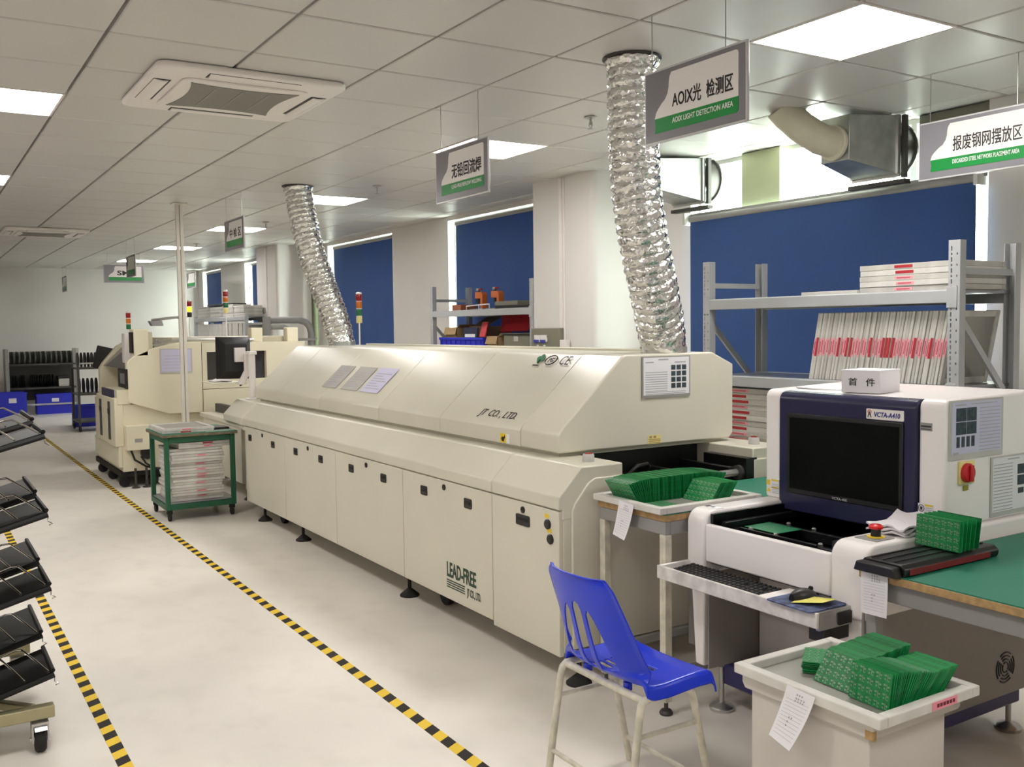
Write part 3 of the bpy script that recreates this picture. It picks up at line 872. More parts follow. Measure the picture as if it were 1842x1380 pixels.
# signal tower on the hood
def signal_tower(x, y, z0, zl, label, order=('r', 'a', 'g', 'b'), lit=None, r=0.022, seg=0.055, group=None):
    t = thing('signal_tower', label, 'signal light', (x, y, z0))
    build('pole', MB().cyl((x, y, z0), (x, y, zl), 0.007, 8), M_WHITE, t)
    z = zl
    mm = {'r': M_RED2, 'a': M_AMB, 'g': M_GRN, 'b': M_YPALE, 'k': M_BLACK, 'A': M_AMBLIT}
    for q in reversed(order):
        build({'b': 'base', 'k': 'base'}.get(q, 'lens'), MB().lathe([(r * 0.9, 0), (r, 0.004), (r, seg - 0.004), (r * 0.9, seg)], (x, y, z), 16), mm[q], t)
        z += seg + 0.006
        build('ring', MB().cyl((x, y, z - 0.006), (x, y, z), r * 0.96, 14), M_WHITE, t)
    build('cap', MB().lathe([(r, 0), (r, 0.006), (r * 0.6, 0.012)], (x, y, z), 16), M_WHITE, t)
    return t
signal_tower(-7.80, 3.33, 1.356, 1.545, 'red amber green signal tower standing on the oven hood', r=0.026, seg=0.058)

# sheets in clear sleeves lying on the hood slope
def slope_sheet(x0, x1, d0, d1, m, label, sleeve=True):
    N = nrm
    O = on_slope(x0, d0)
    t = thing('document', label, 'paper', tuple(O))
    R = Matrix((Vector((1, 0, 0)), sl, nrm)).transposed()
    build('sheet', MB().obox(O + Vector((1, 0, 0)) * (x1 - x0) / 2 + sl * (d1 - d0) / 2 + nrm * 0.003, (x1 - x0, d1 - d0, 0.002), R), m, t)
    build('print', decal(O + nrm * 0.004, (1, 0, 0), sl, [(0.03, (x1 - x0) - 0.03 - 0.05 * (k % 3), 0.03 + 0.022 * k, 0.036 + 0.022 * k) for k in range(7)], 0.0006), M_INKL, t)
slope_sheet(-6.57, -6.31, 0.10, 0.315, M_SLEEVE, 'clear document sleeve on the hood slope, farthest from the lilac sheet')
slope_sheet(-6.22, -5.94, 0.10, 0.315, M_SLEEVE, 'clear document sleeve on the hood slope, touching the lilac sheet')
slope_sheet(-5.89, -5.61, 0.10, 0.318, M_PAPERV, 'lilac printed sheet on the hood slope')

def wall_sheet(name, label, O, xd, yd, w_, h_, rows, photos=(), back=M_GREY, face=M_PAPER, border=0.008, ink=M_INKL):
    t = thing(name, label, 'paper', tuple(O))
    X = Vector(xd); Y = Vector(yd); N = X.cross(Y); O = Vector(O)
    build('backing', decal(O, X, Y, [(0, w_, 0, h_)], 0.003), back, t)
    build('sheet', decal(O + N * 0.003, X, Y, [(border, w_ - border, border * 1.6, h_ - border * 0.6)], 0.001), face, t)
    build('print', decal(O + N * 0.004, X, Y, rows, 0.0006), ink, t)
    if photos:
        build('print', decal(O + N * 0.004, X, Y, photos, 0.0008), mat('printed_photo', (62, 76, 84), 0.7, var=0.4, vscale=60), t)
    return t
rows = [(0.02, 0.155, 0.03 + 0.011 * k, 0.0335 + 0.011 * k) for k in range(9)] + [(0.02, 0.27, 0.016, 0.019), (0.02, 0.27, 0.024, 0.027), (0.10, 0.16, 0.176, 0.183), (0.02, 0.07, 0.165, 0.17), (0.2, 0.27, 0.162, 0.168)]
photos = [(0.178 + 0.034 * a, 0.205 + 0.034 * a, 0.042 + 0.029 * b, 0.065 + 0.029 * b) for a in range(3) for b in range(4)]
wall_sheet('document', 'printed sheet with small photos in a grey frame on the hood end', (-3.497, 2.907, 1.155), (0, 1, 0), (0, 0, 1), 0.30, 0.195, rows, photos)

# ================================================================== FOIL DUCTS
def foil_duct(name, label, ctrl, r, ring):
    # Catmull-Rom path through the control points
    P = [Vector(c) for c in ctrl]
    P = [P[0] * 2 - P[1]] + P + [P[-1] * 2 - P[-2]]
    path = []
    for i in range(1, len(P) - 2):
        for s_ in range(40):
            u = s_ / 40
            path.append(0.5 * ((2 * P[i]) + (P[i + 1] - P[i - 1]) * u + (2 * P[i - 1] - 5 * P[i] + 4 * P[i + 1] - P[i + 2]) * u * u + (3 * P[i] - P[i - 1] - 3 * P[i + 1] + P[i + 2]) * u ** 3))
    path.append(P[-2])
    L = [0]
    for a, b in zip(path, path[1:]): L.append(L[-1] + (b - a).length)
    tot = L[-1]
    def at(s_):
        for i in range(len(L) - 1):
            if L[i + 1] >= s_:
                k = (s_ - L[i]) / max(1e-6, L[i + 1] - L[i])
                return path[i].lerp(path[i + 1], k), (path[i + 1] - path[i]).normalized()
        return path[-1], (path[-1] - path[-2]).normalized()
    n = 44
    per = 6
    N = int(tot / ring * per)
    rnd = random.Random(len(label))
    noise = [[rnd.uniform(-1, 1) for _ in range(n)] for _ in range(N + 1)]
    vs, fs = [], []
    prev = Vector((1, 0, 0))
    collar = 0.085
    for i in range(N + 1):
        s_ = tot * i / N
        p, t = at(s_)
        u = (prev - t * prev.dot(t)).normalized(); prev = u
        w_ = t.cross(u)
        ph = (i % per) / per
        wave = abs(math.sin(math.pi * i / per))
        cl = s_ > tot - collar
        top = s_ < 0.05
        for k in range(n):
            rr = r * (0.91 + 0.12 * wave ** 0.45) if not cl else r * 0.97
            rr *= 1 + (0.030 if not cl else 0.035) * noise[i][k] + 0.012 * math.sin(k * 0.9 + i * 0.31)
            if top: rr *= 1 + 0.14 * (1 - s_ / 0.05)
            a = 2 * math.pi * k / n
            vs.append(p + (u * math.cos(a) + w_ * math.sin(a)) * rr)
    for i in range(N):
        for k in range(n):
            l = (k + 1) % n
            fs.append((i * n + k, i * n + l, (i + 1) * n + l, (i + 1) * n + k))
    t = thing(name, label, 'duct', tuple(P[-2]))
    build('corrugated_hose', MB().add(vs, fs), M_FOIL, t, angle=50)
    pe, te = at(tot)
    build('collar', MB().cyl(pe + Vector((0, 0, -0.006)), pe + Vector((0, 0, 0.03)), r * 1.0, 28), M_GALV, t)
    p0, t0 = at(0)
    build('ceiling_ring', MB().lathe([(r * 1.12, 0.0), (r * 1.2, -0.004), (r * 1.2, -0.008), (r * 1.08, -0.010)], (p0.x, p0.y, CEIL), 28), M_DGREY, t)
foil_duct('foil_duct', 'crumpled silver foil duct beside the AOIX sign, down to the oven outlet end',
          [(-3.50, 2.86, CEIL - 0.004), (-3.50, 2.865, 2.45), (-3.50, 2.88, 2.15), (-3.51, 2.93, 1.90), (-3.545, 3.02, 1.68), (-3.60, 3.11, 1.50), (-3.625, 3.155, 1.362)], 0.113, 0.046)
foil_duct('foil_duct', 'slanting silver foil duct at the far end of the oven hood',
          [(-8.0, 2.88, CEIL - 0.004), (-7.97, 2.905, 2.45), (-7.90, 2.95, 2.15), (-7.82, 3.02, 1.85), (-7.75, 3.09, 1.58), (-7.71, 3.13, 1.362)], 0.113, 0.046)

# ================================================================== CIRCUIT BOARDS
BW, BH, BT = 0.160, 0.096, 0.0022
BSIZE = {'l': (BW, BH), 's': (0.122, 0.092)}
pcb_me = {}
def board(loc, rot, label, group, face=False, size='l'):
    w_, h_ = BSIZE[size]
    if size not in pcb_me:
        mb = MB().box(-w_ / 2, w_ / 2, -BT / 2, BT / 2, 0, h_)
        me = bpy.data.meshes.new('circuit_board')
        me.from_pydata(mb.v, [], mb.f); me.materials.append(M_PCB)
        pcb_me[size] = me
    o = bpy.data.objects.new('circuit_board', pcb_me[size])
    COL.objects.link(o)
    o.location = loc; o.rotation_euler = rot
    tag(o, label, 'circuit board', group)
    if face:
        # a board whose face shows: its soldered components are built
        ch = MB()
        na = 7 if size == 'l' else 5
        for a in range(na):
            for b in range(4):
                cx = -w_ / 2 + w_ * (a + 0.5) / na; cz = h_ * (b + 0.5) / 4
                ch.box(cx - 0.009, cx - 0.002, -BT / 2 - 0.0012, -BT / 2, cz + 0.002, cz + 0.006)
                ch.box(cx + 0.000, cx + 0.0015, -BT / 2 - 0.001, -BT / 2, cz - 0.008, cz + 0.007)
                ch.box(cx + 0.003, cx + 0.008, -BT / 2 - 0.001, -BT / 2, cz - 0.001, cz + 0.003)
                ch.box(cx - 0.008, cx - 0.004, -BT / 2 - 0.0008, -BT / 2, cz - 0.007, cz - 0.003)
                ch.box(cx + 0.003, cx + 0.006, -BT / 2 - 0.0008, -BT / 2, cz - 0.009, cz - 0.006)
        c = build('components', ch, mat('solder_pads', (138, 166, 142), 0.35, 0.3), None, smooth=False, kind='stuff')
        for vtx, q in zip(c.data.vertices, ch.v): vtx.co = q
        c.location = (0, 0, 0); c.parent = o
    return o

def tray_frame(name, label, x0, x1, y0, y1, z, wall=0.030, lip=0.03, group=None):
    """open stencil frame used as a tray: four bars and a sheet floor"""
    t = thing(name, label, 'tray', ((x0 + x1) / 2, (y0 + y1) / 2, z), group)
    for bar in ((x0, x1, y0, y0 + wall), (x0, x1, y1 - wall, y1), (x0, x0 + wall, y0 + wall, y1 - wall), (x1 - wall, x1, y0 + wall, y1 - wall)):
        build('frame_bar', MB().box(*bar, z, z + lip), M_ALU, t, 0.003)
    build('sheet', MB().box(x0 + wall, x1 - wall, y0 + wall, y1 - wall, z + 0.002, z + 0.006), M_MESHCLOTH, t)
    return t

# ---- outlet table beside the oven
tb = thing('outlet_table', 'small grey metal table between the oven outlet and the inspection machine', 'table', (-2.95, 3.0, 0))
build('table_top', MB().box(-3.175, -2.753, 2.40, 3.62, 0.752, 0.778), M_WOOD, tb, 0.003)
build('mat', MB().box(-3.175, -2.753, 2.40, 3.62, 0.778, 0.7815), M_GREENMAT, tb)
build('apron', MB().box(-3.165, -2.758, 2.405, 2.43, 0.70, 0.752).box(-3.165, -2.758, 3.59, 3.615, 0.70, 0.752).box(-3.165, -3.14, 2.43, 3.59, 0.70, 0.752).box(-2.783, -2.758, 2.43, 3.59, 0.70, 0.752), M_GREY, tb, 0.003)
for (lx, ly) in ((-3.150, 2.42), (-2.774, 2.42), (-3.150, 3.60), (-2.774, 3.60)):
    lg = build('leg', MB().box(lx - 0.017, lx + 0.017, ly - 0.017, ly + 0.017, 0.05, 0.70), M_LEG, tb, 0.003)
    build('levelling_foot', MB().lathe([(0.025, 0), (0.027, 0.008), (0.02, 0.018), (0.008, 0.02), (0.008, 0.05)], (lx, ly, 0), 14), M_DGREY, lg)
build('back_panel', MB().box(-3.128, -2.782, 2.86, 2.872, 0.10, 0.70), M_GREY, tb)
build('low_rail', MB().box(-2.784, -2.764, 2.437, 3.583, 0.14, 0.17).box(-3.155, -3.135, 2.437, 3.583, 0.14, 0.17), M_GREY, tb)
tray_frame('frame_tray', 'silver stencil frame used as tray on the table beside the oven', -3.172, -2.752, 2.375, 2.915, 0.782, 0.032, 0.026)
GR = 'upright boards in the tray beside the oven'
LB = 'green circuit board standing in the long row beside the oven'
N = 74
for k in range(N):
    e = k / (N - 1)
    y = 2.425 + 0.445 * e
    lean = 32 * (1 - e / 0.20) if e < 0.20 else (-30 * ((e - 0.72) / 0.28) if e > 0.72 else 2 * math.sin(k))
    y0 = y + (0.018 if e < 0.22 else 0.0) * (1 - e / 0.22)
    board((-3.035 + 0.002 * math.sin(k * 1.7), y0, 0.7885), (math.radians(lean), 0, math.radians(-1.5)), LB, GR, face=(k == 0))
for k in range(16):
    board((-2.868 + 0.001 * math.sin(k * 2.1), 2.665 + 0.0062 * k, 0.7885), (math.radians(-36), 0, 0), 'green circuit board leaning at the table corner end of the oven tray', 'leaning boards in the tray beside the oven', face=(k == 0))
board((-2.868, 2.46, 0.7895), (math.radians(-90), 0, 0), 'single green circuit board lying flat in the tray beside the oven', None, face=True)

def hung_note(label, x0, x1, ztop, zbot, y, curl=0.02, skew=0.0, drop=0.0, lift_top=0.0, seed=1):
    """a sheet taped by its top edge, curling away from the surface"""
    t = thing('inspection_note', label, 'paper', ((x0 + x1) / 2, y, zbot))
    rows, R, K = [], 10, 8
    def pt(e, c, off=0.0):
        z = ztop - (ztop - zbot) * e - drop * c
        return (x0 + (x1 - x0) * c + skew * e, y - 0.003 - off - curl * e * e * (0.5 + 0.7 * c), z)
    for i in range(R + 1):
        rows.append([pt(i / R, j / K) for j in range(K + 1)])
    build('sheet', MB().sheet(rows, (0, 0.0008, 0)), M_PAPER, t)
    ln = MB()
    for k in range(11):
        e = 0.22 + 0.066 * k
        rows2 = [[pt(e, 0.1 + 0.8 * j / 6, 0.0006) for j in range(7)], [pt(e + 0.006, 0.1 + 0.8 * j / 6, 0.0006) for j in range(7)]]
        ln.sheet(rows2)
    build('ruled_line', ln, M_INKL, t, kind='stuff')
    wr = MB()
    rnd = random.Random(seed)
    for (e0, n_) in ((0.08, 3), (0.15, 4), (0.20, 4), (0.52, 2), (0.60, 1), (0.67, 1)):
        for q in range(n_):
            c0 = 0.40 + 0.09 * q
            rows2 = [[pt(e0, c0, 0.0008), pt(e0, c0 + 0.05, 0.0008)], [pt(e0 + 0.007, c0, 0.0008), pt(e0 + 0.007, c0 + 0.055, 0.0008)]]
            wr.sheet(rows2)
            c1 = c0 + rnd.uniform(0.01, 0.04)
            wr.sheet([[pt(e0, c1, 0.0008), pt(e0, c1 + 0.014, 0.0008)], [pt(e0 + 0.032, c1 - 0.01, 0.0008), pt(e0 + 0.032, c1 + 0.006, 0.0008)]])
            wr.sheet([[pt(e0 + 0.02, c0 + 0.01, 0.0008), pt(e0 + 0.02, c0 + 0.06, 0.0008)], [pt(e0 + 0.026, c0 + 0.01, 0.0008), pt(e0 + 0.026, c0 + 0.06, 0.0008)]])
    build('handwriting', wr, mat('pencil_ink', (120, 120, 128), 0.8), t, kind='stuff')
    return t
hung_note('white ruled note hanging from the tray beside the oven', -2.995, -2.905, 0.806, 0.665, 2.374, 0.02, -0.03, 0.008, seed=2)
# ================================================================== INSPECTION MACHINE
AL, AR = -2.745, -1.93
aoi = thing('inspection_machine', 'white desktop-style optical inspection machine with navy screen bezel', 'machine', (-2.35, 2.95, 0))
def arm_prof(y0, y1, z0, z1, r):
    return [(y0, z0)] + [(y0 + r - r * math.cos(math.radians(a)), z1 - r + r * math.sin(math.radians(a))) for a in range(0, 91, 15)] + [(y1, z1), (y1, z0)]
build('deck_arm', MB().prism(arm_prof(2.50, 3.42, 0.56, 0.80, 0.055), 'x', AL, -2.648), M_AOI, aoi, 0.012, 3)
build('deck_arm', MB().prism(arm_prof(2.50, 3.42, 0.56, 0.80, 0.055), 'x', -2.068, AR), M_AOI, aoi, 0.012, 3)
build('front_fascia', MB().box(-2.646, -2.07, 2.503, 2.53, 0.610, 0.752), M_AOI, aoi, 0.006)
pit = MB()
pit.box(-2.646, -2.07, 2.53, 3.30, 0.60, 0.64)
pit.box(-2.646, -2.632, 2.53, 3.30, 0.64, 0.788).box(-2.084, -2.07, 2.53, 3.30, 0.64, 0.788)
pit.box(-2.632, -2.084, 2.53, 2.545, 0.64, 0.745).box(-2.632, -2.084, 3.28, 3.30, 0.64, 0.79)
build('stage_pit', pit, M_PIT, aoi)
rails = MB().box(-2.632, -2.084, 2.60, 2.625, 0.70, 0.735).box(-2.632, -2.084, 2.78, 2.80, 0.70, 0.735).box(-2.62, -2.595, 2.56, 3.0, 0.735, 0.76).box(-2.56, -2.20, 2.59, 2.60, 0.735, 0.745)
build('stage_rail', rails, mat('stage_black', (34, 34, 36), 0.3, 0.4), aoi, 0.002)
for (kx, ky) in ((-2.52, 2.612), (-2.40, 2.612), (-2.20, 2.612), (-2.12, 2.612), (-2.50, 2.79), (-2.38, 2.79), (-2.20, 2.79)):
    build('stage_knob', MB().lathe([(0.008, 0), (0.009, 0.010), (0.006, 0.014)], (kx, ky, 0.735), 10), M_STEEL, aoi)
brd = MB().box(-2.58, -2.42, 2.64, 2.77, 0.737, 0.739)
tag(build('circuit_board', brd, M_PCBFACE), 'green circuit board clamped on the black stage of the inspection machine', 'circuit board')
# upper housing
hz0, hz1, hy0, hy1 = 0.80, 1.236, 2.925, 3.44
hp2 = [(hy0, hz0)] + [(hy0 + 0.03 - 0.03 * math.cos(math.radians(a)), hz1 - 0.03 + 0.03 * math.sin(math.radians(a))) for a in range(0, 91, 18)] + [(hy1, hz1 + 0.012), (hy1, hz0)]
build('housing', MB().prism(hp2, 'x', AL, -2.664), M_AOI, aoi, 0.012, 3)
build('housing', MB().prism(hp2, 'x', -2.048, -1.945), M_AOI, aoi, 0.012, 3)
build('housing_middle', MB().prism([(p[0] + (0.03 if p[0] < 3 else 0), p[1] - (0.002 if p[1] > 1 else 0)) for p in hp2], 'x', -2.664, -2.048), M_AOI, aoi)
nv = [(2.913, 0.765)] + [(2.913 + 0.035 - 0.035 * math.cos(math.radians(a)), 1.232 - 0.035 + 0.035 * math.sin(math.radians(a))) for a in range(0, 91, 15)] + [(2.975, 1.2325), (2.975, 0.765)]
bez = build('screen_bezel', MB().prism(nv, 'x', -2.662, -2.050), M_NAVY, aoi, 0.006, 3)
build('screen_frame', MB().box(-2.618, -2.096, 2.906, 2.915, 0.836, 1.150), mat('screen_frame_black', (26, 26, 30), 0.35), bez, 0.003)
build('screen', MB().box(-2.600, -2.112, 2.9040, 2.9062, 0.856, 1.134), M_SCREEN, bez)
build('lettering', text_mesh('VCTA-40E', 0.013, (-2.36, 2.9045, 0.841), (1, 0, 0), (0, 0, 1), 0.01, 'CENTER', 1.2), M_SRIM, bez)
bdg = build('badge', MB().prism(rrect(-2.250, -2.096, 1.1535, 1.1905, 0.004, 3), 'y', 2.910, 2.9132), M_SWHITE, bez)
build('lettering', text_mesh('VCTA-A410', 0.024, (-2.218, 2.9105, 1.163), (1, 0, 0), (0, 0, 1), 0.03, 'LEFT', 0.88, shear=0.15), mat('navy_lettering', (40, 46, 130), 0.5), bdg)
bm_ = MB().tube([(-2.243, 2.909, 1.160), (-2.236, 2.909, 1.181), (-2.229, 2.909, 1.160)], 0.0016, 5).tube([(-2.240, 2.909, 1.169), (-2.232, 2.909, 1.169)], 0.0012, 5)
build('badge_mast', bm_, M_BLACKINK, bdg)
build('badge_ring', MB().tube([(-2.236 + 0.007 * math.cos(a * math.pi / 8), 2.9095, 1.179 + 0.007 * math.sin(a * math.pi / 8)) for a in range(16)], 0.0011, 5, True), M_ESTOP, bdg)
plate = build('rating_plate', MB().box(-2.042, -1.996, 2.9235, 2.925, 1.128, 1.155), M_GREY, aoi)
build('print', decal((-2.042, 2.9235, 1.128), (1, 0, 0), (0, 0, 1), [(0.004, 0.042, 0.004, 0.007), (0.004, 0.042, 0.012, 0.018)]), M_INK, plate)
for (lx, lz, w_, h_) in ((-2.736, 0.815, 0.066, 0.06), (-2.046, 0.845, 0.058, 0.032)):
    lb = build('safety_label', MB().box(lx, lx + w_, 2.9235, 2.9255, lz, lz + h_), M_PAPER, aoi)
    build('print', decal((lx, 2.9235, lz), (1, 0, 0), (0, 0, 1), [(0.03, w_ - 0.004, 0.004 + 0.007 * k, 0.006 + 0.007 * k) for k in range(int(h_ / 0.009))]), M_INKL, lb)
    build('warning_band', decal((lx, 2.9235, lz), (1, 0, 0), (0, 0, 1), [(0.026, w_ - 0.002, h_ - 0.007, h_ - 0.001)] + ([(0.002, 0.02, 0.035, 0.055), (0.026, w_ - 0.002, 0.024, 0.029)] if h_ > 0.05 else [])), M_YELLOW, lb)
    if h_ > 0.05:
        build('warning_sign', MB().prism([(lx + 0.002, lz + 0.008), (lx + 0.022, lz + 0.008), (lx + 0.012, lz + 0.024)], 'y', 2.9222, 2.9237), M_YELLOW, lb)
    else:
        build('warning_sign', MB().tube([(lx + 0.013 + 0.011 * math.cos(a * math.pi / 10), 2.923, lz + 0.016 + 0.011 * math.sin(a * math.pi / 10)) for a in range(20)], 0.0012, 4, True), M_INK, lb)
        build('warning_hand', MB().box(lx + 0.009, lx + 0.017, 2.9225, 2.9236, lz + 0.010, lz + 0.021), M_INK, lb)
# side switch
sw = build('main_switch', MB().box(-1.946, -1.936, 2.992, 3.078, 0.945, 1.024), M_YPALE, aoi, 0.004)
build('switch_knob', MB().lathe([(0.033, 0.0), (0.033, 0.010), (0.028, 0.016)], (-1.936, 3.028, 0.985), 22, 'x'), M_REDSW, sw)
build('switch_bar', MB().box(-1.920, -1.910, 3.02, 3.036, 0.957, 1.013), M_REDSW, sw, 0.003)
build('switch_tag', MB().box(-1.945, -1.9425, 3.022, 3.052, 0.922, 0.940), mat('olive_tag', (150, 150, 50), 0.6), aoi)
# lower cabinet
lp_ = [(AL + 0.005, 0.80 - 0.24), (-2.655, 0.56), (-2.668, 0.20), (-2.728, 0.17)]
side = MB().add([(AL + 0.006, 2.515, 0.56), (-2.665, 2.515, 0.56), (-2.690, 2.535, 0.19), (-2.735, 2.535, 0.19), (AL + 0.006, 3.40, 0.56), (-2.665, 3.40, 0.56), (-2.690, 3.40, 0.19), (-2.735, 3.40, 0.19)],
                [(0, 1, 2, 3), (7, 6, 5, 4), (0, 4, 5, 1), (1, 5, 6, 2), (2, 6, 7, 3), (3, 7, 4, 0)])
build('side_panel', side, M_AOI, aoi, 0.006)
build('side_panel', MB().box(-2.055, -1.945, 2.515, 2.60, 0.19, 0.56), M_AOI, aoi, 0.008)
sp = build('side_panel', MB().box(-2.055, -1.938, 2.60, 3.42, 0.16, 0.56).box(-1.945, -1.934, 2.50, 3.42, 0.16, 0.735), M_SIDEGREY, aoi, 0.003, label='grey side panel with round vent')
vt = MB()
for rr in (0.018, 0.030, 0.042, 0.054):
    for q in range(4):
        a0 = 90 * q + 45 + 9; a1 = 90 * q + 135 - 9
        vt.tube([(-1.9335, 3.275 + rr * math.cos(math.radians(a0 + (a1 - a0) * k / 8)), 0.262 + rr * math.sin(math.radians(a0 + (a1 - a0) * k / 8))) for k in range(9)], 0.0032, 5)
build('vent_slot', vt, M_PIT, sp)
build('inner_cabinet', MB().box(-2.66, -2.056, 2.80, 3.40, 0.19, 0.56).box(-2.66, -2.655, 2.53, 2.80, 0.19, 0.56), M_SIDEGREY, aoi)
dr = build('cabinet_door', MB().box(-2.645, -2.065, 2.788, 2.80, 0.20, 0.55), M_CABW, aoi, 0.003)
build('door_lock', MB().lathe([(0.012, 0), (0.012, -0.01), (0.008, -0.013)], (-2.36, 2.788, 0.515), 12, 'y'), M_BLACK, dr)
build('hanging_key', MB().tube([(-2.36, 2.775, 0.515), (-2.362, 2.77, 0.48), (-2.355, 2.77, 0.44)], 0.0025, 5).box(-2.365, -2.345, 2.768, 2.772, 0.42, 0.445), M_DGREY, dr)
build('plinth', MB().box(-2.68, -1.95, 2.63, 3.40, 0.105, 0.19), M_PLINTH, aoi, 0.006)
for (fx, fy) in ((-2.69, 2.63), (-2.0, 2.63), (-2.69, 3.37), (-1.975, 3.37)):
    build('levelling_foot', MB().lathe([(0.046, 0), (0.048, 0.012), (0.040, 0.020), (0.014, 0.028), (0.010, 0.032), (0.010, 0.17)], (fx, fy, 0), 22), M_STEEL, aoi)
# papers on the machine's side
rows = [(0.17, 0.29, 0.025 + 0.012 * k, 0.028 + 0.012 * k) for k in range(13)] + [(0.03, 0.09, 0.183, 0.188), (0.12, 0.27, 0.185, 0.188), (0.02, 0.05, 0.018, 0.026)]
ph = [(0.035, 0.092, 0.13, 0.175), (0.095, 0.15, 0.13, 0.175), (0.035, 0.092, 0.085, 0.127), (0.095, 0.15, 0.085, 0.127)] + [(0.038 + 0.028 * k, 0.056 + 0.028 * k, 0.042, 0.078) for k in range(4)]
wall_sheet('document', 'printed sheet with dark photos in a sleeve above the red switch', (-1.9435, 2.937, 1.031), (0, 1, 0), (0, 0, 1), 0.31, 0.202, rows, ph, M_SLEEVE, M_PAPERV, 0.012)
rows = [(0.015, 0.13, 0.02 + 0.0115 * k, 0.023 + 0.0115 * k) for k in range(15)] + [(0.10, 0.17, 0.196, 0.2)]
ph = [(0.16, 0.21, 0.14, 0.175), (0.16, 0.21, 0.10, 0.135), (0.165, 0.2, 0.07, 0.09)]
wall_sheet('document', 'printed sheet in a sleeve beside the red switch, above the green bench', (-1.9435, 3.18, 0.812), (0, 1, 0), (0, 0, 1), 0.235, 0.212, rows, ph, M_SLEEVE, M_PAPER, 0.010)
# emergency stop on the deck
es = thing('emergency_stop', 'red mushroom stop button on yellow ring on the white deck', 'button', (-2.0, 2.63, 0.80))
build('plate', MB().box(-2.04, -1.955, 2.585, 2.675, 0.80, 0.8025), M_GREY, es)
build('ring', MB().lathe([(0.028, 0.0025), (0.028, 0.005), (0.018, 0.006)], (-2.0, 2.64, 0.80), 20), M_YELLOW, es)
build('stem', MB().cyl((-2.0, 2.64, 0.805), (-2.0, 2.64, 0.83), 0.016, 16), M_BLACK, es)
build('cap', MB().lathe([(0.014, 0), (0.022, 0.003), (0.023, 0.010), (0.016, 0.016), (0.004, 0.018)], (-2.0, 2.64, 0.828), 20), M_ESTOP, es)
st_ = build('status_label', decal((-2.73, 2.57, 0.8), (1, 0, 0), (0, 1, 0), [(0.0, 0.075, 0, 0.035)], 0.0008), M_PAPER, aoi)
build('print', decal((-2.73, 2.57, 0.8006), (1, 0, 0), (0, 1, 0), [(0.003, 0.02, 0.004, 0.03), (0.03, 0.045, 0.008, 0.026)], 0.0008), M_INK, st_)
# folded white cloth gloves
cl = MB()
rnd = random.Random(4)
for layer in range(3):
    rows_ = []
    for i in range(9):
        rows_.append([(-2.085 + 0.018 * i + 0.006 * math.sin(j + layer), 2.70 + 0.022 * j + 0.008 * math.sin(i * 0.9 + layer * 2), 0.802 + 0.009 * layer + 0.005 * math.sin(i * 1.3 + j * 0.8 + layer) + (0.022 * max(0, (j - 5) / 3) * (1 if layer == 2 else 0.5)) + 0.004) for j in range(9)])
    cl.sheet(rows_, (0, 0, 0.006))
tag(build('glove', cl, M_CLOTH), 'crumpled white cloth gloves lying on the white machine deck', 'gloves')

# keyboard tray and what lies on it
kt = build('keyboard_tray', MB().box(-2.72, -2.0, 2.352, 2.502, 0.556, 0.570).box(-2.645, -2.072, 2.502, 2.56, 0.556, 0.570), M_AOI, aoi)
build('tray_front', MB().box(-2.735, -1.985, 2.342, 2.354, 0.553, 0.603), mat('scuffed_white', (226, 222, 216), 0.5, var=0.25, vscale=18), kt, 0.003)
build('tray_side', MB().box(-2.735, -2.722, 2.352, 2.502, 0.556, 0.603), M_AOI, kt, 0.003)
build('tray_divider', MB().box(-2.235, -2.185, 2.354, 2.500, 0.570, 0.6035), M_AOI, kt, 0.003)
build('tray_slide', MB().box(-1.998, -1.985, 2.354, 2.502, 0.545, 0.603), M_STEEL, kt)
build('tray_slide_stop', MB().box(-1.9849, -1.978, 2.44, 2.50, 0.55, 0.59).box(-2.05, -1.99, 2.38, 2.50, 0.50, 0.552), M_BLACK, kt, 0.003)
kb = thing('keyboard', 'black computer keyboard in the white pull-out tray', 'keyboard', (-2.48, 2.43, 0.571))
build('case', MB().prism([(2.365, 0.5705), (2.365, 0.581), (2.50, 0.590), (2.50, 0.5705)], 'x', -2.71, -2.25), M_BLACK, kb, 0.004)
ks = MB()
for r in range(6):
    for c_ in range(21):
        if c_ in (15, 19) and r in (0, 3): continue
        x = -2.703 + 0.0212 * c_; y = 2.372 + 0.0208 * r
        z = 0.581 + 0.009 * (y - 2.365) / 0.135
        ks.add([(x, y, z), (x + 0.0185, y, z), (x + 0.0185, y + 0.018, z + 0.001), (x, y + 0.018, z + 0.001), (x + 0.003, y + 0.002, z + 0.007), (x + 0.0155, y + 0.002, z + 0.007), (x + 0.0155, y + 0.015, z + 0.008), (x + 0.003, y + 0.015, z + 0.008)],
               [(0, 1, 5, 4), (1, 2, 6, 5), (2, 3, 7, 6), (3, 0, 4, 7), (4, 5, 6, 7)])
build('keys', ks, mat('key_black', (34, 34, 36), 0.5), kb, kind='stuff', smooth=False)
pad = build('mouse_pad', MB().prism(rrect(-2.18, -1.995, 2.325, 2.499, 0.012), 'z', 0.6035, 0.607), M_MOUSEPAD)
tag(pad, 'blue mouse pad on the end of the keyboard tray', 'mouse pad')
ms = thing('computer_mouse', 'black computer mouse on the blue pad', 'mouse', (-2.115, 2.43, 0.607))
mm = MB()
for_r = []
for i in range(9):
    e = i / 8
    L_ = -0.055 + 0.11 * e
    wv = 0.031 * math.sqrt(max(0.02, 1 - (2 * e - 1) ** 2 * 0.85))
    hv = 0.034 * math.sqrt(max(0.03, 1 - (2 * (e * 0.9 + 0.12) - 1) ** 2 * 0.95))
    for_r.append([(-2.115 + wv * math.cos(math.radians(a)), 2.43 + L_, 0.6075 + hv * math.sin(math.radians(a))) for a in range(0, 181, 18)])
mm.sheet(for_r)
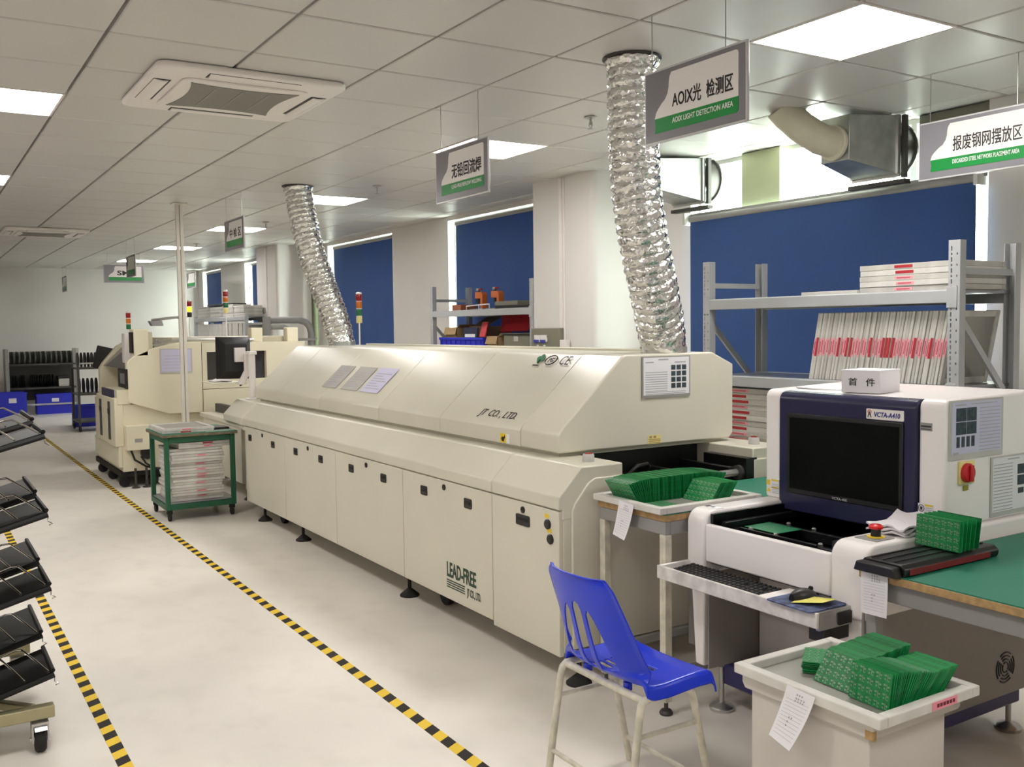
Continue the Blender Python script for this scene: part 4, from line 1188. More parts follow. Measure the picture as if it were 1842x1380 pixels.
mm.add([for_r[0][k] for k in range(11)], [tuple(range(11))]); mm.add([for_r[8][k] for k in range(11)], [tuple(range(11))])
build('shell', mm, M_BLACK, ms)
build('scroll_wheel', MB().cyl((-2.119, 2.465, 0.634), (-2.111, 2.465, 0.634), 0.008, 12), M_RUBBER, ms)
build('cable', MB().tube([(-2.115, 2.482, 0.618), (-2.128, 2.494, 0.615), (-2.16, 2.497, 0.6105), (-2.20, 2.496, 0.606)], 0.0025, 6), M_BLACK, ms)
nt_ = MB().sheet([[(-2.10 + 0.095 * j / 6 - 0.012 * i / 6, 2.355 + 0.035 * j / 6 + 0.085 * i / 6, 0.6085 + 0.016 * (j / 6) * (1 - i / 9) + 0.006 * (i / 6)) for j in range(7)] for i in range(7)], (0, 0, 0.0006))
tag(build('sticky_note', nt_, M_NOTE), 'yellow paper note lying beside the mouse', 'note')

# things on top of the machine
bxl = thing('card_box', 'small white card box marked with two black characters on the machine top', 'box', (-2.355, 3.055, 1.2368), rz=math.radians(11), world=False)
build('carton', MB().box(-0.076, 0.076, -0.06, 0.10, 0, 0.084), M_PAPER, bxl, 0.002)
build('lid', MB().box(-0.0775, 0.0775, -0.0605, 0.1015, 0.079, 0.0855), M_PAPER, bxl, 0.002)
build('lettering', text_mesh('首   件', 0.03, (-0.047, -0.0602, 0.026), (1, 0, 0), (0, 0, 1), 0.004, 'LEFT', fit=(0.104, 0.030)), M_BLACKINK, bxl)
tag(build('paper_stack', MB().sheet([[(-2.68 + 0.20 * j / 4, 3.03 + 0.17 * i / 4 + 0.02 * j / 4, 1.2355 + 0.0264 * (0.17 * i / 4 + 0.02 * j / 4) + 0.004 * (1 - j / 4) ** 2) for j in range(5)] for i in range(5)], (0, 0, 0.004)), M_PAPER), 'few white sheets of paper on the machine top beside the card box', 'paper')

# ================================================================== GREEN BENCH AT RIGHT
bn = thing('work_bench', 'work bench with green mat top and chipboard edge beside the inspection machine', 'table', (-1.1, 3.1, 0))
build('table_top', MB().box(-1.918, -0.25, 2.452, 3.75, 0.718, 0.742), M_WOOD, bn, 0.002)
build('mat', MB().box(-1.914, -0.25, 2.456, 3.75, 0.742, 0.7455), M_GREENMAT, bn)
build('apron', MB().box(-1.90, -0.27, 2.475, 2.50, 0.655, 0.718).box(-1.90, -1.875, 2.50, 3.72, 0.655, 0.718).box(-0.295, -0.27, 2.50, 3.72, 0.655, 0.718), M_GREY, bn, 0.003)
for (lx, ly) in ((-1.888, 2.49), (-0.285, 2.49), (-1.888, 3.70), (-0.285, 3.70)):
    lg = build('leg', MB().box(lx - 0.018, lx + 0.018, ly - 0.018, ly + 0.018, 0.03, 0.655), M_GREY, bn, 0.003)
    build('levelling_foot', MB().lathe([(0.028, 0), (0.028, 0.01), (0.012, 0.018), (0.010, 0.03)], (lx, ly, 0), 16), M_DGREY, lg)
hung_note('white ruled note hanging from the chipboard edge of the green bench', -1.905, -1.810, 0.744, 0.612, 2.449, 0.006, 0.002, -0.004, seed=5)
# black board rack with red strip
br_ = thing('board_rack', 'long black slotted board rack with red strip lying on the green bench', 'rack', (-1.85, 2.70, 0.746))
zz = 0.746
build('base', MB().prism([(-1.915, zz), (-1.762, zz), (-1.757, zz + 0.012), (-1.757, zz + 0.024), (-1.772, zz + 0.036), (-1.900, zz + 0.036), (-1.915, zz + 0.02)], 'y', 2.455, 2.93), M_PIT, br_, 0.003)
gv = MB()
for xx in (-1.885, -1.845, -1.805):
    gv.box(xx - 0.002, xx + 0.002, 2.47, 2.915, zz + 0.0355, zz + 0.039)
build('slot_rib', gv, M_BLACK, br_)
build('red_strip', MB().box(-1.758, -1.7555, 2.475, 2.88, zz + 0.005, zz + 0.023), mat('dark_red_strip', (120, 26, 30), 0.5), br_)
build('end_grip', MB().prism([(-1.915, zz), (-1.765, zz), (-1.775, zz + 0.03), (-1.905, zz + 0.03)], 'y', 2.42, 2.455), M_BLACK, br_, 0.004)
for k in range(8):
    board((-1.838 + 0.002 * math.sin(k), 2.725 + (0.0045 * k if k < 4 else 0.0135 + 0.021 * (k - 3)), zz + 0.0395), (math.radians(-3 - 0.8 * k), 0, math.radians(-4)), 'green circuit board standing in the black rack with red strip', 'boards in the black rack', face=(k == 0))

# ================================================================== CABINET WITH TRAY, FRONT
cb = thing('floor_cabinet', 'low grey-white metal cabinet under the tray of leaning boards', 'cabinet', (-1.645, 2.05, 0))
build('body', MB().box(-1.834, -1.455, 1.905, 2.20, 0.05, 0.510), M_CABW, cb, 0.003)
build('plinth', MB().box(-1.82, -1.47, 1.925, 2.18, 0.0, 0.05), M_DGREY, cb)
build('top_board', MB().prism([(-1.858, 0.552), (-1.858, 0.525), (-1.848, 0.510), (-1.442, 0.510), (-1.435, 0.520), (-1.435, 0.552)], 'y', 1.893, 2.235), M_CABW, cb, 0.003)
build('corner_wear', MB().box(-1.462, -1.4335, 1.8925, 1.905, 0.508, 0.535), M_WOOD, cb, 0.004)
build('side_post', MB().box(-1.852, -1.836, 1.93, 1.96, 0.05, 0.51), M_CABW, cb, 0.003)
tr_ = tray_frame('frame_tray', 'silver stencil frame used as tray on the low cabinet', -1.866, -1.400, 1.870, 2.262, 0.5525, 0.030, 0.027)
pk = build('pink_tag', MB().box(-1.3995, -1.3985, 2.065, 2.165, 0.556, 0.577), M_PINKSIGN, tr_)
build('print', decal((-1.3985, 2.075, 0.562), (0, 1, 0), (0, 0, 1), [(0.008 + 0.0125 * k, 0.017 + 0.0125 * k, 0.0, 0.009) for k in range(6)], 0.0006), mat('maroon_ink', (110, 30, 44), 0.6), pk)
LBN = 'green circuit board leaning in the cabinet tray, row nearest the pink tag'
LBF = 'green circuit board leaning in the cabinet tray, row behind the pink tag row'
zt = 0.560
for k in range(38):
    e = k / 37
    y = 1.968 + 0.205 * e
    lean = 8 + 38 * min(1, e / 0.55)
    board((-1.508 + 0.002 * math.sin(k * 0.7), y, zt), (math.radians(-lean), 0, math.radians(-3 + 2 * e + 1.0 * math.sin(k * 0.5))), LBN, 'boards in the near row of the cabinet tray', face=(k == 0), size='s')
for k in range(38):
    e = k / 37
    y = 1.985 + 0.205 * e
    lean = 36 - 12 * e
    board((-1.636 + 0.002 * math.sin(k * 0.9 + 1), y, zt), (math.radians(-lean), 0, math.radians(-3 + 2 * e + 0.8 * math.sin(k * 0.6))), LBF, 'boards in the far row of the cabinet tray', face=(k in (0, 1)), size='s')
for k in range(8):
    a_ = math.radians(127 + 2.5 * math.sin(k * 1.3))
    board((-1.745 - 0.046 * math.sin(a_) + 0.002 * math.sin(k * 1.4), 2.078 + 0.046 * math.cos(a_) + 0.002 * math.cos(k * 2.0), zt + 0.0012 + 0.0042 * k), (math.radians(-90), 0, a_ + math.pi), 'green circuit board in the flat pile in the cabinet tray', 'flat pile of boards in the cabinet tray', face=(k == 7), size='s')
hung_note('white ruled note hanging from the cabinet tray', -1.675, -1.585, 0.578, 0.436, 1.869, 0.035, -0.045, 0.004, seed=9)

# ================================================================== BLUE CHAIR
ch = thing('plastic_chair', 'bright blue moulded plastic chair with slotted back on worn white tube legs', 'chair', (-2.34, 1.87, 0), world=False)
prof = [(0.192, 0.395), (0.19, 0.418), (0.172, 0.43), (0.12, 0.432), (0.06, 0.428), (0.0, 0.423), (-0.05, 0.424), (-0.09, 0.434), (-0.120, 0.456), (-0.140, 0.49), (-0.153, 0.53), (-0.165, 0.575), (-0.178, 0.625), (-0.190, 0.67), (-0.202, 0.715), (-0.210, 0.745), (-0.212, 0.758), (-0.222, 0.757)]
# refine the profile
pr2 = []
for a, b in zip(prof, prof[1:]):
    n_ = max(2, int(math.hypot(a[0] - b[0], a[1] - b[1]) / 0.0042))
    for q in range(n_):
        pr2.append((a[0] + (b[0] - a[0]) * q / n_, a[1] + (b[1] - a[1]) * q / n_))
pr2.append(prof[-1])
def wid(z, y):
    if z < 0.45 and y > -0.1: return 0.208 - 0.06 * max(0, y - 0.14) - 0.03 * max(0, -y)
    h = max(0, min(1, (z - 0.44) / 0.315))
    w_ = 0.204 - 0.046 * h ** 1.2
    if z > 0.715: w_ *= math.sqrt(max(0.3, 1 - 0.30 * ((z - 0.715) / 0.043) ** 2))
    return w_
K = 120
rows_ = []
for (y, z) in pr2:
    w_ = wid(z, y)
    row = []
    for j in range(K + 1):
        c_ = -1 + 2 * j / K
        back = max(0.0, min(1.0, (z - 0.428) / 0.05)) if y < -0.05 else 0.0
        seat = 1 - back
        h = max(0, min(1, (z - 0.44) / 0.3))
        rim = max(0.0, (abs(c_) - 0.93) / 0.07)
        yy = y + back * (0.085 * abs(c_) ** 3 * (1 - 0.55 * h)) - back * 0.006 * rim
        z2 = z + seat * (0.010 * c_ * c_) - seat * 0.042 * rim + back * 0.0
        row.append((c_ * w_ * (1 + 0.02 * rim), yy, z2))
    rows_.append(row)
shell = MB()
R_ = len(rows_)
vs = [q for r in rows_ for q in r]
def slot(c_, z, y):
    if y < -0.09 and z > 0.455:
        if abs(c_) < 0.125:
            return ((z - 0.560) / 0.104) ** 4 + (c_ / 0.125) ** 4 < 1
        if 0.235 < abs(c_) < 0.60:
            e = (abs(c_) - 0.235) / 0.365
            return 0.458 + 0.015 * e < z < 0.652 - 0.17 * e ** 2.2 - 0.02 * (1 - min(1, e * 6))
    if z < 0.4345 and -0.075 < y < 0.075:
        return ((y + 0.075) % 0.03) < 0.016 and 0.10 < abs(c_) < 0.42
    return False
fs = []
for i in range(R_ - 1):
    yc = (pr2[i][0] + pr2[i + 1][0]) / 2; zc = (pr2[i][1] + pr2[i + 1][1]) / 2
    for j in range(K):
        if not slot(-1 + 2 * (j + 0.5) / K, zc, yc):
            fs.append((i * (K + 1) + j, i * (K + 1) + j + 1, (i + 1) * (K + 1) + j + 1, (i + 1) * (K + 1) + j))
used = sorted({q for f in fs for q in f}); ix = {q: n for n, q in enumerate(used)}
shell.add([vs[q] for q in used], [tuple(ix[q] for q in f) for f in fs])
so = build('seat_shell', shell, M_BLUE, ch, angle=60)
sm_ = so.modifiers.new('smooth', 'SMOOTH'); sm_.factor = 0.5; sm_.iterations = 6
sd = so.modifiers.new('solidify', 'SOLIDIFY'); sd.thickness = 0.005; sd.offset = 0
TR = 0.0118
for sx in (-1, 1):
    build('leg', MB().tube([(sx * 0.195, -0.06, 0.402), (sx * 0.197, -0.085, 0.400), (sx * 0.199, -0.098, 0.388), (sx * 0.201, -0.105, 0.36), (sx * 0.205, -0.16, 0.0)], TR, 12), M_LEG, ch)
    build('leg', MB().tube([(sx * 0.195, 0.06, 0.402), (sx * 0.197, 0.085, 0.400), (sx * 0.199, 0.098, 0.388), (sx * 0.201, 0.106, 0.36), (sx * 0.205, 0.185, 0.0)], TR, 12), M_LEG, ch)
    build('side_rail', MB().tube([(sx * 0.195, -0.061, 0.402), (sx * 0.195, 0.061, 0.402)], TR, 12), M_LEG, ch)
    build('stretcher', MB().tube([(sx * 0.202, -0.115, 0.295), (sx * 0.202, 0.122, 0.295)], 0.008, 10), M_LEG, ch)
build('cross_rail', MB().tube([(-0.197, -0.085, 0.398), (0.197, -0.085, 0.398)], TR, 12), M_LEG, ch)
build('cross_rail', MB().tube([(-0.197, 0.085, 0.398), (0.197, 0.085, 0.398)], TR, 12), M_LEG, ch)
build('stretcher', MB().tube([(-0.204, -0.141, 0.118), (0.204, -0.141, 0.118)], 0.008, 10), M_LEG, ch)
build('stretcher', MB().tube([(-0.204, 0.165, 0.09), (0.204, 0.165, 0.09)], 0.008, 10), M_LEG, ch)
for (sx, sy) in ((-1, -0.085), (1, -0.085), (-1, 0.085), (1, 0.085)):
    build('seat_boss', MB().cyl((sx * 0.10, sy * 0.8, 0.40), (sx * 0.10, sy * 0.8, 0.424), 0.014, 12), M_BLUE, ch)
# ================================================================== STORAGE RACKS
def rack(x0, x1, y0, y1, top, shelves, label, holes=True, pw=0.058):
    t = thing('storage_rack', label, 'rack', ((x0 + x1) / 2, (y0 + y1) / 2, 0))
    for (px, fx) in ((x0, 0), (x1 - pw, 1)):
        for (py, fy) in ((y0, 0), (y1 - 0.045, 1)):
            p = MB()
            # channel section post: front plate with two flanges
            ya, yb = (py, py + 0.045)
            if fy == 0:
                p.box(px, px + 0.004, ya + 0.004, yb, 0, top).box(px + pw - 0.004, px + pw, ya + 0.004, yb, 0, top)
                if holes:
                    # front plate punched with two rows of real holes and slots
                    p.box(px, px + 0.012, ya, ya + 0.004, 0, top).box(px + 0.018, px + pw - 0.018, ya, ya + 0.004, 0, top).box(px + pw - 0.012, px + pw, ya, ya + 0.004, 0, top)
                    for (ha, hb, cuts) in ((px + 0.012, px + 0.018, ((0.0, 0.010), (0.020, 0.040))), (px + pw - 0.018, px + pw - 0.012, ((0.0, 0.010),))):
                        z_ = 0.0
                        k = 0
                        while 0.05 + 0.05 * k + 0.045 < top:
                            for (c0, c1) in cuts:
                                p.box(ha, hb, ya, ya + 0.004, z_, 0.05 + 0.05 * k + c0)
                                z_ = 0.05 + 0.05 * k + c1
                            k += 1
                        p.box(ha, hb, ya, ya + 0.004, z_, top)
                else:
                    p.box(px, px + pw, ya, ya + 0.004, 0, top)
            else:
                p.box(px, px + pw, yb - 0.004, yb, 0, top).box(px, px + 0.004, ya, yb - 0.004, 0, top).box(px + pw - 0.004, px + pw, ya, yb - 0.004, 0, top)
            po = build('post', p, M_RACK, t)
        xb = px + (0.012 if fx == 0 else pw - 0.032)
        br = MB()
        for (za, zb) in ((top - 0.14, top - 0.14),):
            br.box(xb, xb + 0.02, y0 + 0.045, y1 - 0.045, za - 0.015, za + 0.015)
        build('cross_brace', br, M_RACK, t)
        dg = MB()
        for (za, zb) in ((1.52, 1.10), (1.0, 0.55), (0.45, 0.1)):
            if zb > top: continue
            dg.obox((xb + 0.01, (y0 + y1) / 2, (za + zb) / 2), (0.016, math.hypot(y1 - y0 - 0.06, za - zb), 0.032), RX(-math.degrees(math.atan2(za - zb, y1 - y0 - 0.06))))
        build('diagonal_brace', dg, M_RACK, t)
    for z in shelves:
        bm2 = MB().prism([(y0 - 0.004, z - 0.062), (y0 - 0.004, z - 0.004), (y0 + 0.006, z), (y0 + 0.035, z), (y0 + 0.035, z - 0.062)], 'x', x0 + pw, x1 - pw)
        build('beam', bm2, M_RACK, t, 0.003)
        build('beam', MB().box(x0 + pw, x1 - pw, y1 - 0.035, y1 + 0.004, z - 0.062, z), M_RACK, t, 0.003)
        for px in (x0 + 0.008, x1 - pw - 0.006):
            build('beam_bracket', MB().box(px, px + pw * 0.9, y0 - 0.005, y0 - 0.0009, z - 0.085, z + 0.012), M_RACK, t, 0.002)
        build('shelf', MB().box(x0 + pw * 0.5, x1 - pw * 0.5, y0 + 0.0355, y1 - 0.0355, z - 0.016, z - 0.002), M_RACKD, t)
    return t
RY0, RY1 = 4.05, 4.535
rack(-4.30, -2.635, RY0, RY1, 1.868, (1.645, 1.20, 0.72), 'grey metal storage rack full of stencil frames under the wide blue blind')
rack(-8.925, -6.985, 4.60, 5.07, 1.915, (1.666, 1.15), 'grey metal storage rack with orange fixtures behind the oven')
rack(-16.9, -13.95, 4.18, 4.50, 1.73, (1.70, 1.20), 'far storage rack of stencil frames behind the chip mounter', holes=False, pw=0.05)

def frame_proto(lx, ly, lz, bar, m, label_mat=None, lab=(0, 0, 0, 0), axis='x'):
    """stencil frame: thin in x (standing) or in z (flat). four bars + sheet"""
    mb = MB()
    if axis == 'x':
        mb.box(0, lx, 0, bar, 0, lz).box(0, lx, ly - bar, ly, 0, lz).box(0, lx, bar, ly - bar, 0, bar).box(0, lx, bar, ly - bar, lz - bar, lz)
        sh = MB().box(lx * 0.4, lx * 0.55, bar, ly - bar, bar, lz - bar)
    else:
        mb.box(0, lx, 0, bar, 0, lz).box(0, lx, ly - bar, ly, 0, lz).box(0, bar, bar, ly - bar, 0, lz).box(lx - bar, lx, bar, ly - bar, 0, lz)
        sh = MB().box(bar, lx - bar, bar, ly - bar, lz * 0.4, lz * 0.55)
    return mb, sh
def make_frame(label, group, dims, m, lab_m, lab, axis, edge='y'):
    t = thing('stencil_frame', label, 'stencil frame', (0, 0, 0), group, world=False)
    mb, sh = frame_proto(*dims, 0.03, m, axis=axis)
    build('bar_frame', mb, m, t, 0.0015, 1)
    build('stencil_sheet', sh, M_MESHCLOTH, t)
    if lab_m:
        x0, x1, z0, z1 = lab
        if edge == 'y': l_ = MB().box(x0, x1, -0.0012, 0.0005, z0, z1)
        else: l_ = MB().box(dims[0] - 0.0005, dims[0] + 0.0012, x0, x1, z0, z1)
        lo = build('label', l_, lab_m, t)
        if lab_m is M_PINK:
            hx_, hz_ = (x1 - x0), (z1 - z0)
            if edge == 'y':
                if axis == 'x': pm = MB().box(x0 + hx_ * 0.3, x0 + hx_ * 0.75, -0.0018, -0.0010, z0 + hz_ * 0.12, z0 + hz_ * 0.85)
                else: pm = MB().box(x0 + hx_ * 0.12, x0 + hx_ * 0.85, -0.0018, -0.0010, z0 + hz_ * 0.3, z0 + hz_ * 0.7)
            else: pm = MB().box(dims[0] + 0.0010, dims[0] + 0.0018, x0 + hx_ * 0.12, x0 + hx_ * 0.85, z0 + hz_ * 0.3, z0 + hz_ * 0.7)
            build('label_print', pm, mat('label_print_red', (196, 84, 98), 0.7), lo)
    return t
# standing frames on the middle shelf
G1, G2 = 'standing frames with pink labels on the middle shelf', 'standing frames with red labels on the middle shelf'
fr_p = [make_frame('upright stencil frame with pink edge label on the rack shelf', G1, (0.0155, 0.38, 0.355), (M_ALU, M_ALU2)[q], M_PINK, (0.0012, 0.0143, 0.125 + 0.01 * q, 0.218 + 0.006 * q), 'x') for q in range(2)]
fr_r = make_frame('upright stencil frame with red edge label on the rack shelf', G2, (0.0155, 0.38, 0.355), M_ALU, M_RED, (0.0012, 0.0143, 0.125, 0.225), 'x')
rnd = random.Random(21)
x = -3.545
reds = {1, 9, 12, 13, 20, 24, 25, 26, 27, 34, 39}
first = {0: True, 1: True, 2: True}
k = 0
while x < -2.765:
    kind = 2 if k in reds else (k % 2)
    src = (fr_p[0], fr_p[1], fr_r)[kind]
    lean = math.radians(10.5 + rnd.uniform(-0.12, 0.12))
    loc = (x, RY0 + 0.049 + rnd.uniform(0.0, 0.009), 1.2012)
    if first[kind]:
        src.location = loc; src.rotation_euler = (0, lean, 0); first[kind] = False
    else:
        dup(src, loc, (0, lean, 0))
    x += 0.0176 + rnd.uniform(-0.0004, 0.0006)
    k += 1
# printed marks on the pink labels of the standing frames are below the size of a pixel row; the labels carry a mottled print
# flat stack on the top shelf
def flat_stack(n, x0, y0, z0, dims, label, group, seed, cols, lab=(0.2, 0.33), jitter=0.006, edge='y', rz=0.0, pick=None):
    rnd = random.Random(seed)
    out = []
    protos = {}
    for k in range(n):
        q = pick[k % len(pick)] if pick else cols[rnd.randrange(len(cols))]
        m_ = {'p': M_PINK, 'r': M_RED, 'n': None}[q]
        key = (q, k % 2)
        lb = {'p': label + ' with pink label', 'r': label + ' with red label', 'n': label + ' without label'}[q]
        gp = {'p': group + ', pink labels', 'r': group + ', red labels', 'n': group + ', no label'}[q]
        loc = (x0 + rnd.uniform(-jitter, jitter), y0 + rnd.uniform(-jitter, jitter), z0 + k * (dims[2] + 0.0012))
        rot = (0, 0, rz + math.radians(rnd.uniform(-0.6, 0.6)))
        if key not in protos:
            a = lab[0] + rnd.uniform(-0.02, 0.02)
            o = make_frame(lb, gp, dims, M_ALU if k % 2 else M_ALU2, m_, (a, a + (lab[1] - lab[0]), dims[2] * 0.24, dims[2] * 0.76), 'z', edge)
            protos[key] = o
            o.location = loc; o.rotation_euler = rot
        else:
            o = dup(protos[key], loc, rot)
        out.append(o)
    return out
flat_stack(5, -3.217, RY0 + 0.052, 1.6455, (0.545, 0.375, 0.0262), 'flat stencil frame in the stack on the top rack shelf', 'stack on the top shelf', 3, 'p', (0.20, 0.30), 0.003, pick=['p', 'p', 'p', 'r', 'r'])
o = make_frame('single thin stencil frame lying on the top rack shelf beside the stack', None, (0.36, 0.30, 0.018), M_ALU, None, None, 'z')
o.location = (-3.59, RY0 + 0.045, 1.6455)
flat_stack(13, -4.22, RY0 + 0.03, 0.722, (0.42, 0.38, 0.0300), 'flat stencil frame in the stack under the middle rack shelf', 'stack under the middle shelf', 8, 'pr', (0.10, 0.26), 0.006, pick=['r', 'p', 'p', 'p', 'p', 'r', 'p', 'r', 'r', 'p', 'r', 'r', 'p'])

# ---- goods on the second rack
def clamp_fixture(x, y, z, label):
    t = thing('clamp_fixture', label, 'fixture', (x, y, z))
    build('base', MB().box(x - 0.13, x + 0.12, y - 0.05, y + 0.05, z, z + 0.012), M_STEEL, t, 0.002)
    arch = [(x - 0.05, z + 0.012), (x - 0.05, z + 0.13)] + [(x + 0.03 - 0.08 * math.cos(math.radians(a)), z + 0.13 + 0.05 * math.sin(math.radians(a))) for a in range(90, 181, 30)][::-1]
    build('arm', MB().prism([(x + 0.04, z + 0.012), (x + 0.085, z + 0.012), (x + 0.085, z + 0.15), (x + 0.06, z + 0.175), (x - 0.06, z + 0.175), (x - 0.06, z + 0.11), (x + 0.04, z + 0.11)], 'y', y - 0.03, y + 0.03), M_ORANGE, t, 0.006)
    build('plunger', MB().cyl((x - 0.03, y, z + 0.06), (x - 0.03, y, z + 0.205), 0.014, 12), M_BLACK, t)
    build('lever', MB().tube([(x - 0.03, y - 0.01, z + 0.20), (x + 0.05, y - 0.012, z + 0.203)], 0.008, 8), M_RED2, t)
    build('clamp_head', MB().box(x - 0.05, x - 0.01, y - 0.02, y + 0.02, z + 0.188, z + 0.212), M_STEEL, t, 0.003)
clamp_fixture(-8.23, 4.80, 1.667, 'orange clamp fixture on the rack behind the oven, beside the brown carton')
clamp_fixture(-7.92, 4.80, 1.667, 'orange clamp fixture with red lever on the rack, beside the grey instrument')
tag(build('small_carton', MB().box(-8.56, -8.38, 4.66, 4.84, 1.6645, 1.722), mat('brown_carton', (140, 80, 50), 0.7), None, 0.003), 'small brown carton beside the orange fixtures on the rack', 'box')
ws = thing('wire_stand', 'white wire stand in front of the orange fixtures on the rack', 'stand', (-8.1, 4.68, 1.666))
build('frame', MB().tube([(-8.30, 4.68, 1.667), (-8.30, 4.68, 1.705), (-7.86, 4.68, 1.715), (-7.86, 4.68, 1.667)], 0.006, 6), M_WHITE, ws)
build('middle_wire', MB().tube([(-8.06, 4.68, 1.667), (-8.06, 4.68, 1.708)], 0.005, 6), M_WHITE, ws)
ins = thing('instrument', 'flat grey and black instrument case on the rack shelf end', 'instrument', (-7.45, 4.8, 1.666))
build('case', MB().box(-7.76, -7.07, 4.68, 5.0, 1.6645, 1.695), M_BLACK, ins, 0.003)
build('lid', MB().box(-7.76, -7.36, 4.68, 4.98, 1.695, 1.735), mat('olive_grey_case', (120, 118, 104), 0.5), ins, 0.004)
ct = thing('parts_crate', 'blue plastic parts crate on the rack shelf behind the oven', 'crate', (-8.45, 4.83, 1.15))
cx0, cx1, cz = -8.83, -7.95, 1.1485
build('body', MB().box(cx0, cx1, 4.66, 5.0, cz, cz + 0.012).box(cx0, cx1, 4.66, 4.672, cz + 0.012, 1.395).box(cx0, cx1, 4.988, 5.0, cz + 0.012, 1.395).box(cx0, cx0 + 0.012, 4.672, 4.988, cz + 0.012, 1.395).box(cx1 - 0.012, cx1, 4.672, 4.988, cz + 0.012, 1.395), M_TOTE, ct, 0.003)
build('rim', MB().box(cx0 - 0.008, cx1 + 0.008, 4.650, 4.66, 1.372, 1.398), M_TOTE, ct, 0.003)
for k in range(9):
    build('rib', MB().box(cx0 + 0.03 + 0.10 * k, cx0 + 0.04 + 0.10 * k, 4.653, 4.66, 1.18, 1.372), M_TOTE, ct)
def carton(label, c, size, rz, flap=True, m=M_CARD, top=None):
    t = thing('carton', label, 'box', c, None, math.radians(rz), world=False)
    w_, d, h = size
    b = MB()
    b.box(-w_ / 2, w_ / 2, -d / 2, -d / 2 + 0.004, 0, h).box(-w_ / 2, w_ / 2, d / 2 - 0.004, d / 2, 0, h).box(-w_ / 2, -w_ / 2 + 0.004, -d / 2, d / 2, 0, h).box(w_ / 2 - 0.004, w_ / 2, -d / 2, d / 2, 0, h).box(-w_ / 2, w_ / 2, -d / 2, d / 2, 0, 0.004)
    build('carton_body', b, m, t)
    if flap:
        build('flap', MB().obox((0, -d / 2 - 0.012, h - 0.035), (w_, 0.003, 0.075), RX(-16)), m, t)
        build('flap', MB().obox((w_ / 2 + 0.03, 0, h + 0.012), (0.003, d, 0.07), RY(62)), m, t)
    if top:
        build('lid_flap', MB().obox((0.03, 0.0, h + 0.045), (w_ * 1.0, 0.004, d * 1.05), RZ(-6) @ RX(-62)), top, t)
    return t
carton('open cardboard carton standing in the blue parts crate', (-8.67, 4.83, 1.162), (0.24, 0.25, 0.335), 0)
carton('cardboard carton with dark lid in the crate beside the red sheets', (-8.24, 4.86, 1.162), (0.26, 0.20, 0.345), 8, False, M_CARD, M_CARDD)
nb = thing('document_pack', 'dark blue printed pack leaning in the crate in front of the dark lid', 'pack', (-8.28, 4.70, 1.40))
build('pack', MB().obox((-8.26, 4.700, 1.42), (0.27, 0.012, 0.15), RX(-5)), mat('dark_navy_card', (28, 32, 70), 0.5), nb)
build('label', MB().obox((-8.26, 4.692, 1.415), (0.20, 0.004, 0.03), RX(-5)), M_PAPER, nb)
carton('cardboard carton with open flap beside the grey meter box', (-7.83, 4.78, 1.1485), (0.20, 0.18, 0.26), 0, True)
def sheet_lean(label, c, size, rx, rz):
    t = MB().obox(c, size, RZ(rz) @ RX(rx))
    return tag(build('foam_sheet', t, M_REDBAG, None, 0.003), label, 'sheet')
sheet_lean('large red foam sheet leaning above the grey meter box', (-7.63, 4.88, 1.545), (0.50, 0.014, 0.23), -40, -3)
sheet_lean('small red foam sheet standing beside the large one', (-7.97, 4.94, 1.517), (0.15, 0.012, 0.24), -10, 12)
sheet_lean('red foam sheet slumped in front of the dark lid', (-8.00, 4.70, 1.475), (0.16, 0.012, 0.15), -14, -12)
mt = thing('meter_box', 'olive grey meter box under the red foam sheet on the rack', 'instrument', (-7.35, 4.82, 1.15))
build('case', MB().box(-7.64, -7.06, 4.70, 5.0, 1.1485, 1.425), M_PANELGREY, mt, 0.006)
build('tray_edge', MB().box(-7.66, -7.05, 4.68, 5.0, 1.426, 1.442), M_DGREY, mt, 0.002)
build('dial', MB().box(-7.46, -7.39, 4.696, 4.70, 1.365, 1.41), M_SLEEVE, mt)

# ---- breaker box on the column
bk = thing('breaker_box', 'olive grey breaker box with blue toggles mounted on the column', 'breaker box', (-6.72, 4.58, 1.25))
build('case', MB().box(-6.94, -6.52, 4.545, 4.60, 1.20, 1.483), M_PANELGREY, bk, 0.006)
for k in range(2):
    br2 = build('breaker', MB().box(-6.88 + 0.10 * k, -6.79 + 0.10 * k, 4.535, 4.545, 1.365, 1.425), M_WHITE, bk, 0.003)
    for q in range(3):
        build('toggle', MB().box(-6.872 + 0.10 * k + 0.026 * q, -6.858 + 0.10 * k + 0.026 * q, 4.522, 4.535, 1.36, 1.385), M_SWBLUE, br2, 0.002)
    build('name_tag', MB().box(-6.85 + 0.10 * k, -6.82 + 0.10 * k, 4.5425, 4.545, 1.33, 1.343), M_PAPER, bk)
tag(build('cable_cover', MB().box(-6.512, -6.42, 4.545, 4.585, 1.20, 1.385), M_WHITE, None, 0.004), 'white cable cover beside the breaker box on the column', 'cover')

# ---- frames on the far rack
flat_stack(7, -16.7, 4.2, 1.701, (0.55, 0.28, 0.026), 'flat stencil frame in the far rack pile nearest the back wall', 'pile nearest the back wall on the far rack', 31, 'n', pick=['n'])
flat_stack(6, -15.95, 4.2, 1.701, (0.55, 0.28, 0.026), 'flat stencil frame in the second far rack pile from the back wall', 'second pile on the far rack', 32, 'n', pick=['n'])
flat_stack(7, -15.2, 4.2, 1.701, (0.55, 0.28, 0.026), 'flat stencil frame in the third far rack pile from the back wall', 'third pile on the far rack', 33, 'n', pick=['n'])
flat_stack(6, -14.6, 4.2, 1.701, (0.52, 0.28, 0.026), 'flat stencil frame in the pile at the column end of the far rack', 'end pile on the far rack', 34, 'n', pick=['n'])
tag(build('cover_board', MB().box(-16.2, -14.8, 4.22, 4.46, 1.894, 1.915), M_DGREY, None, 0.003), 'dark board laid over the frame piles on the far rack', 'board')
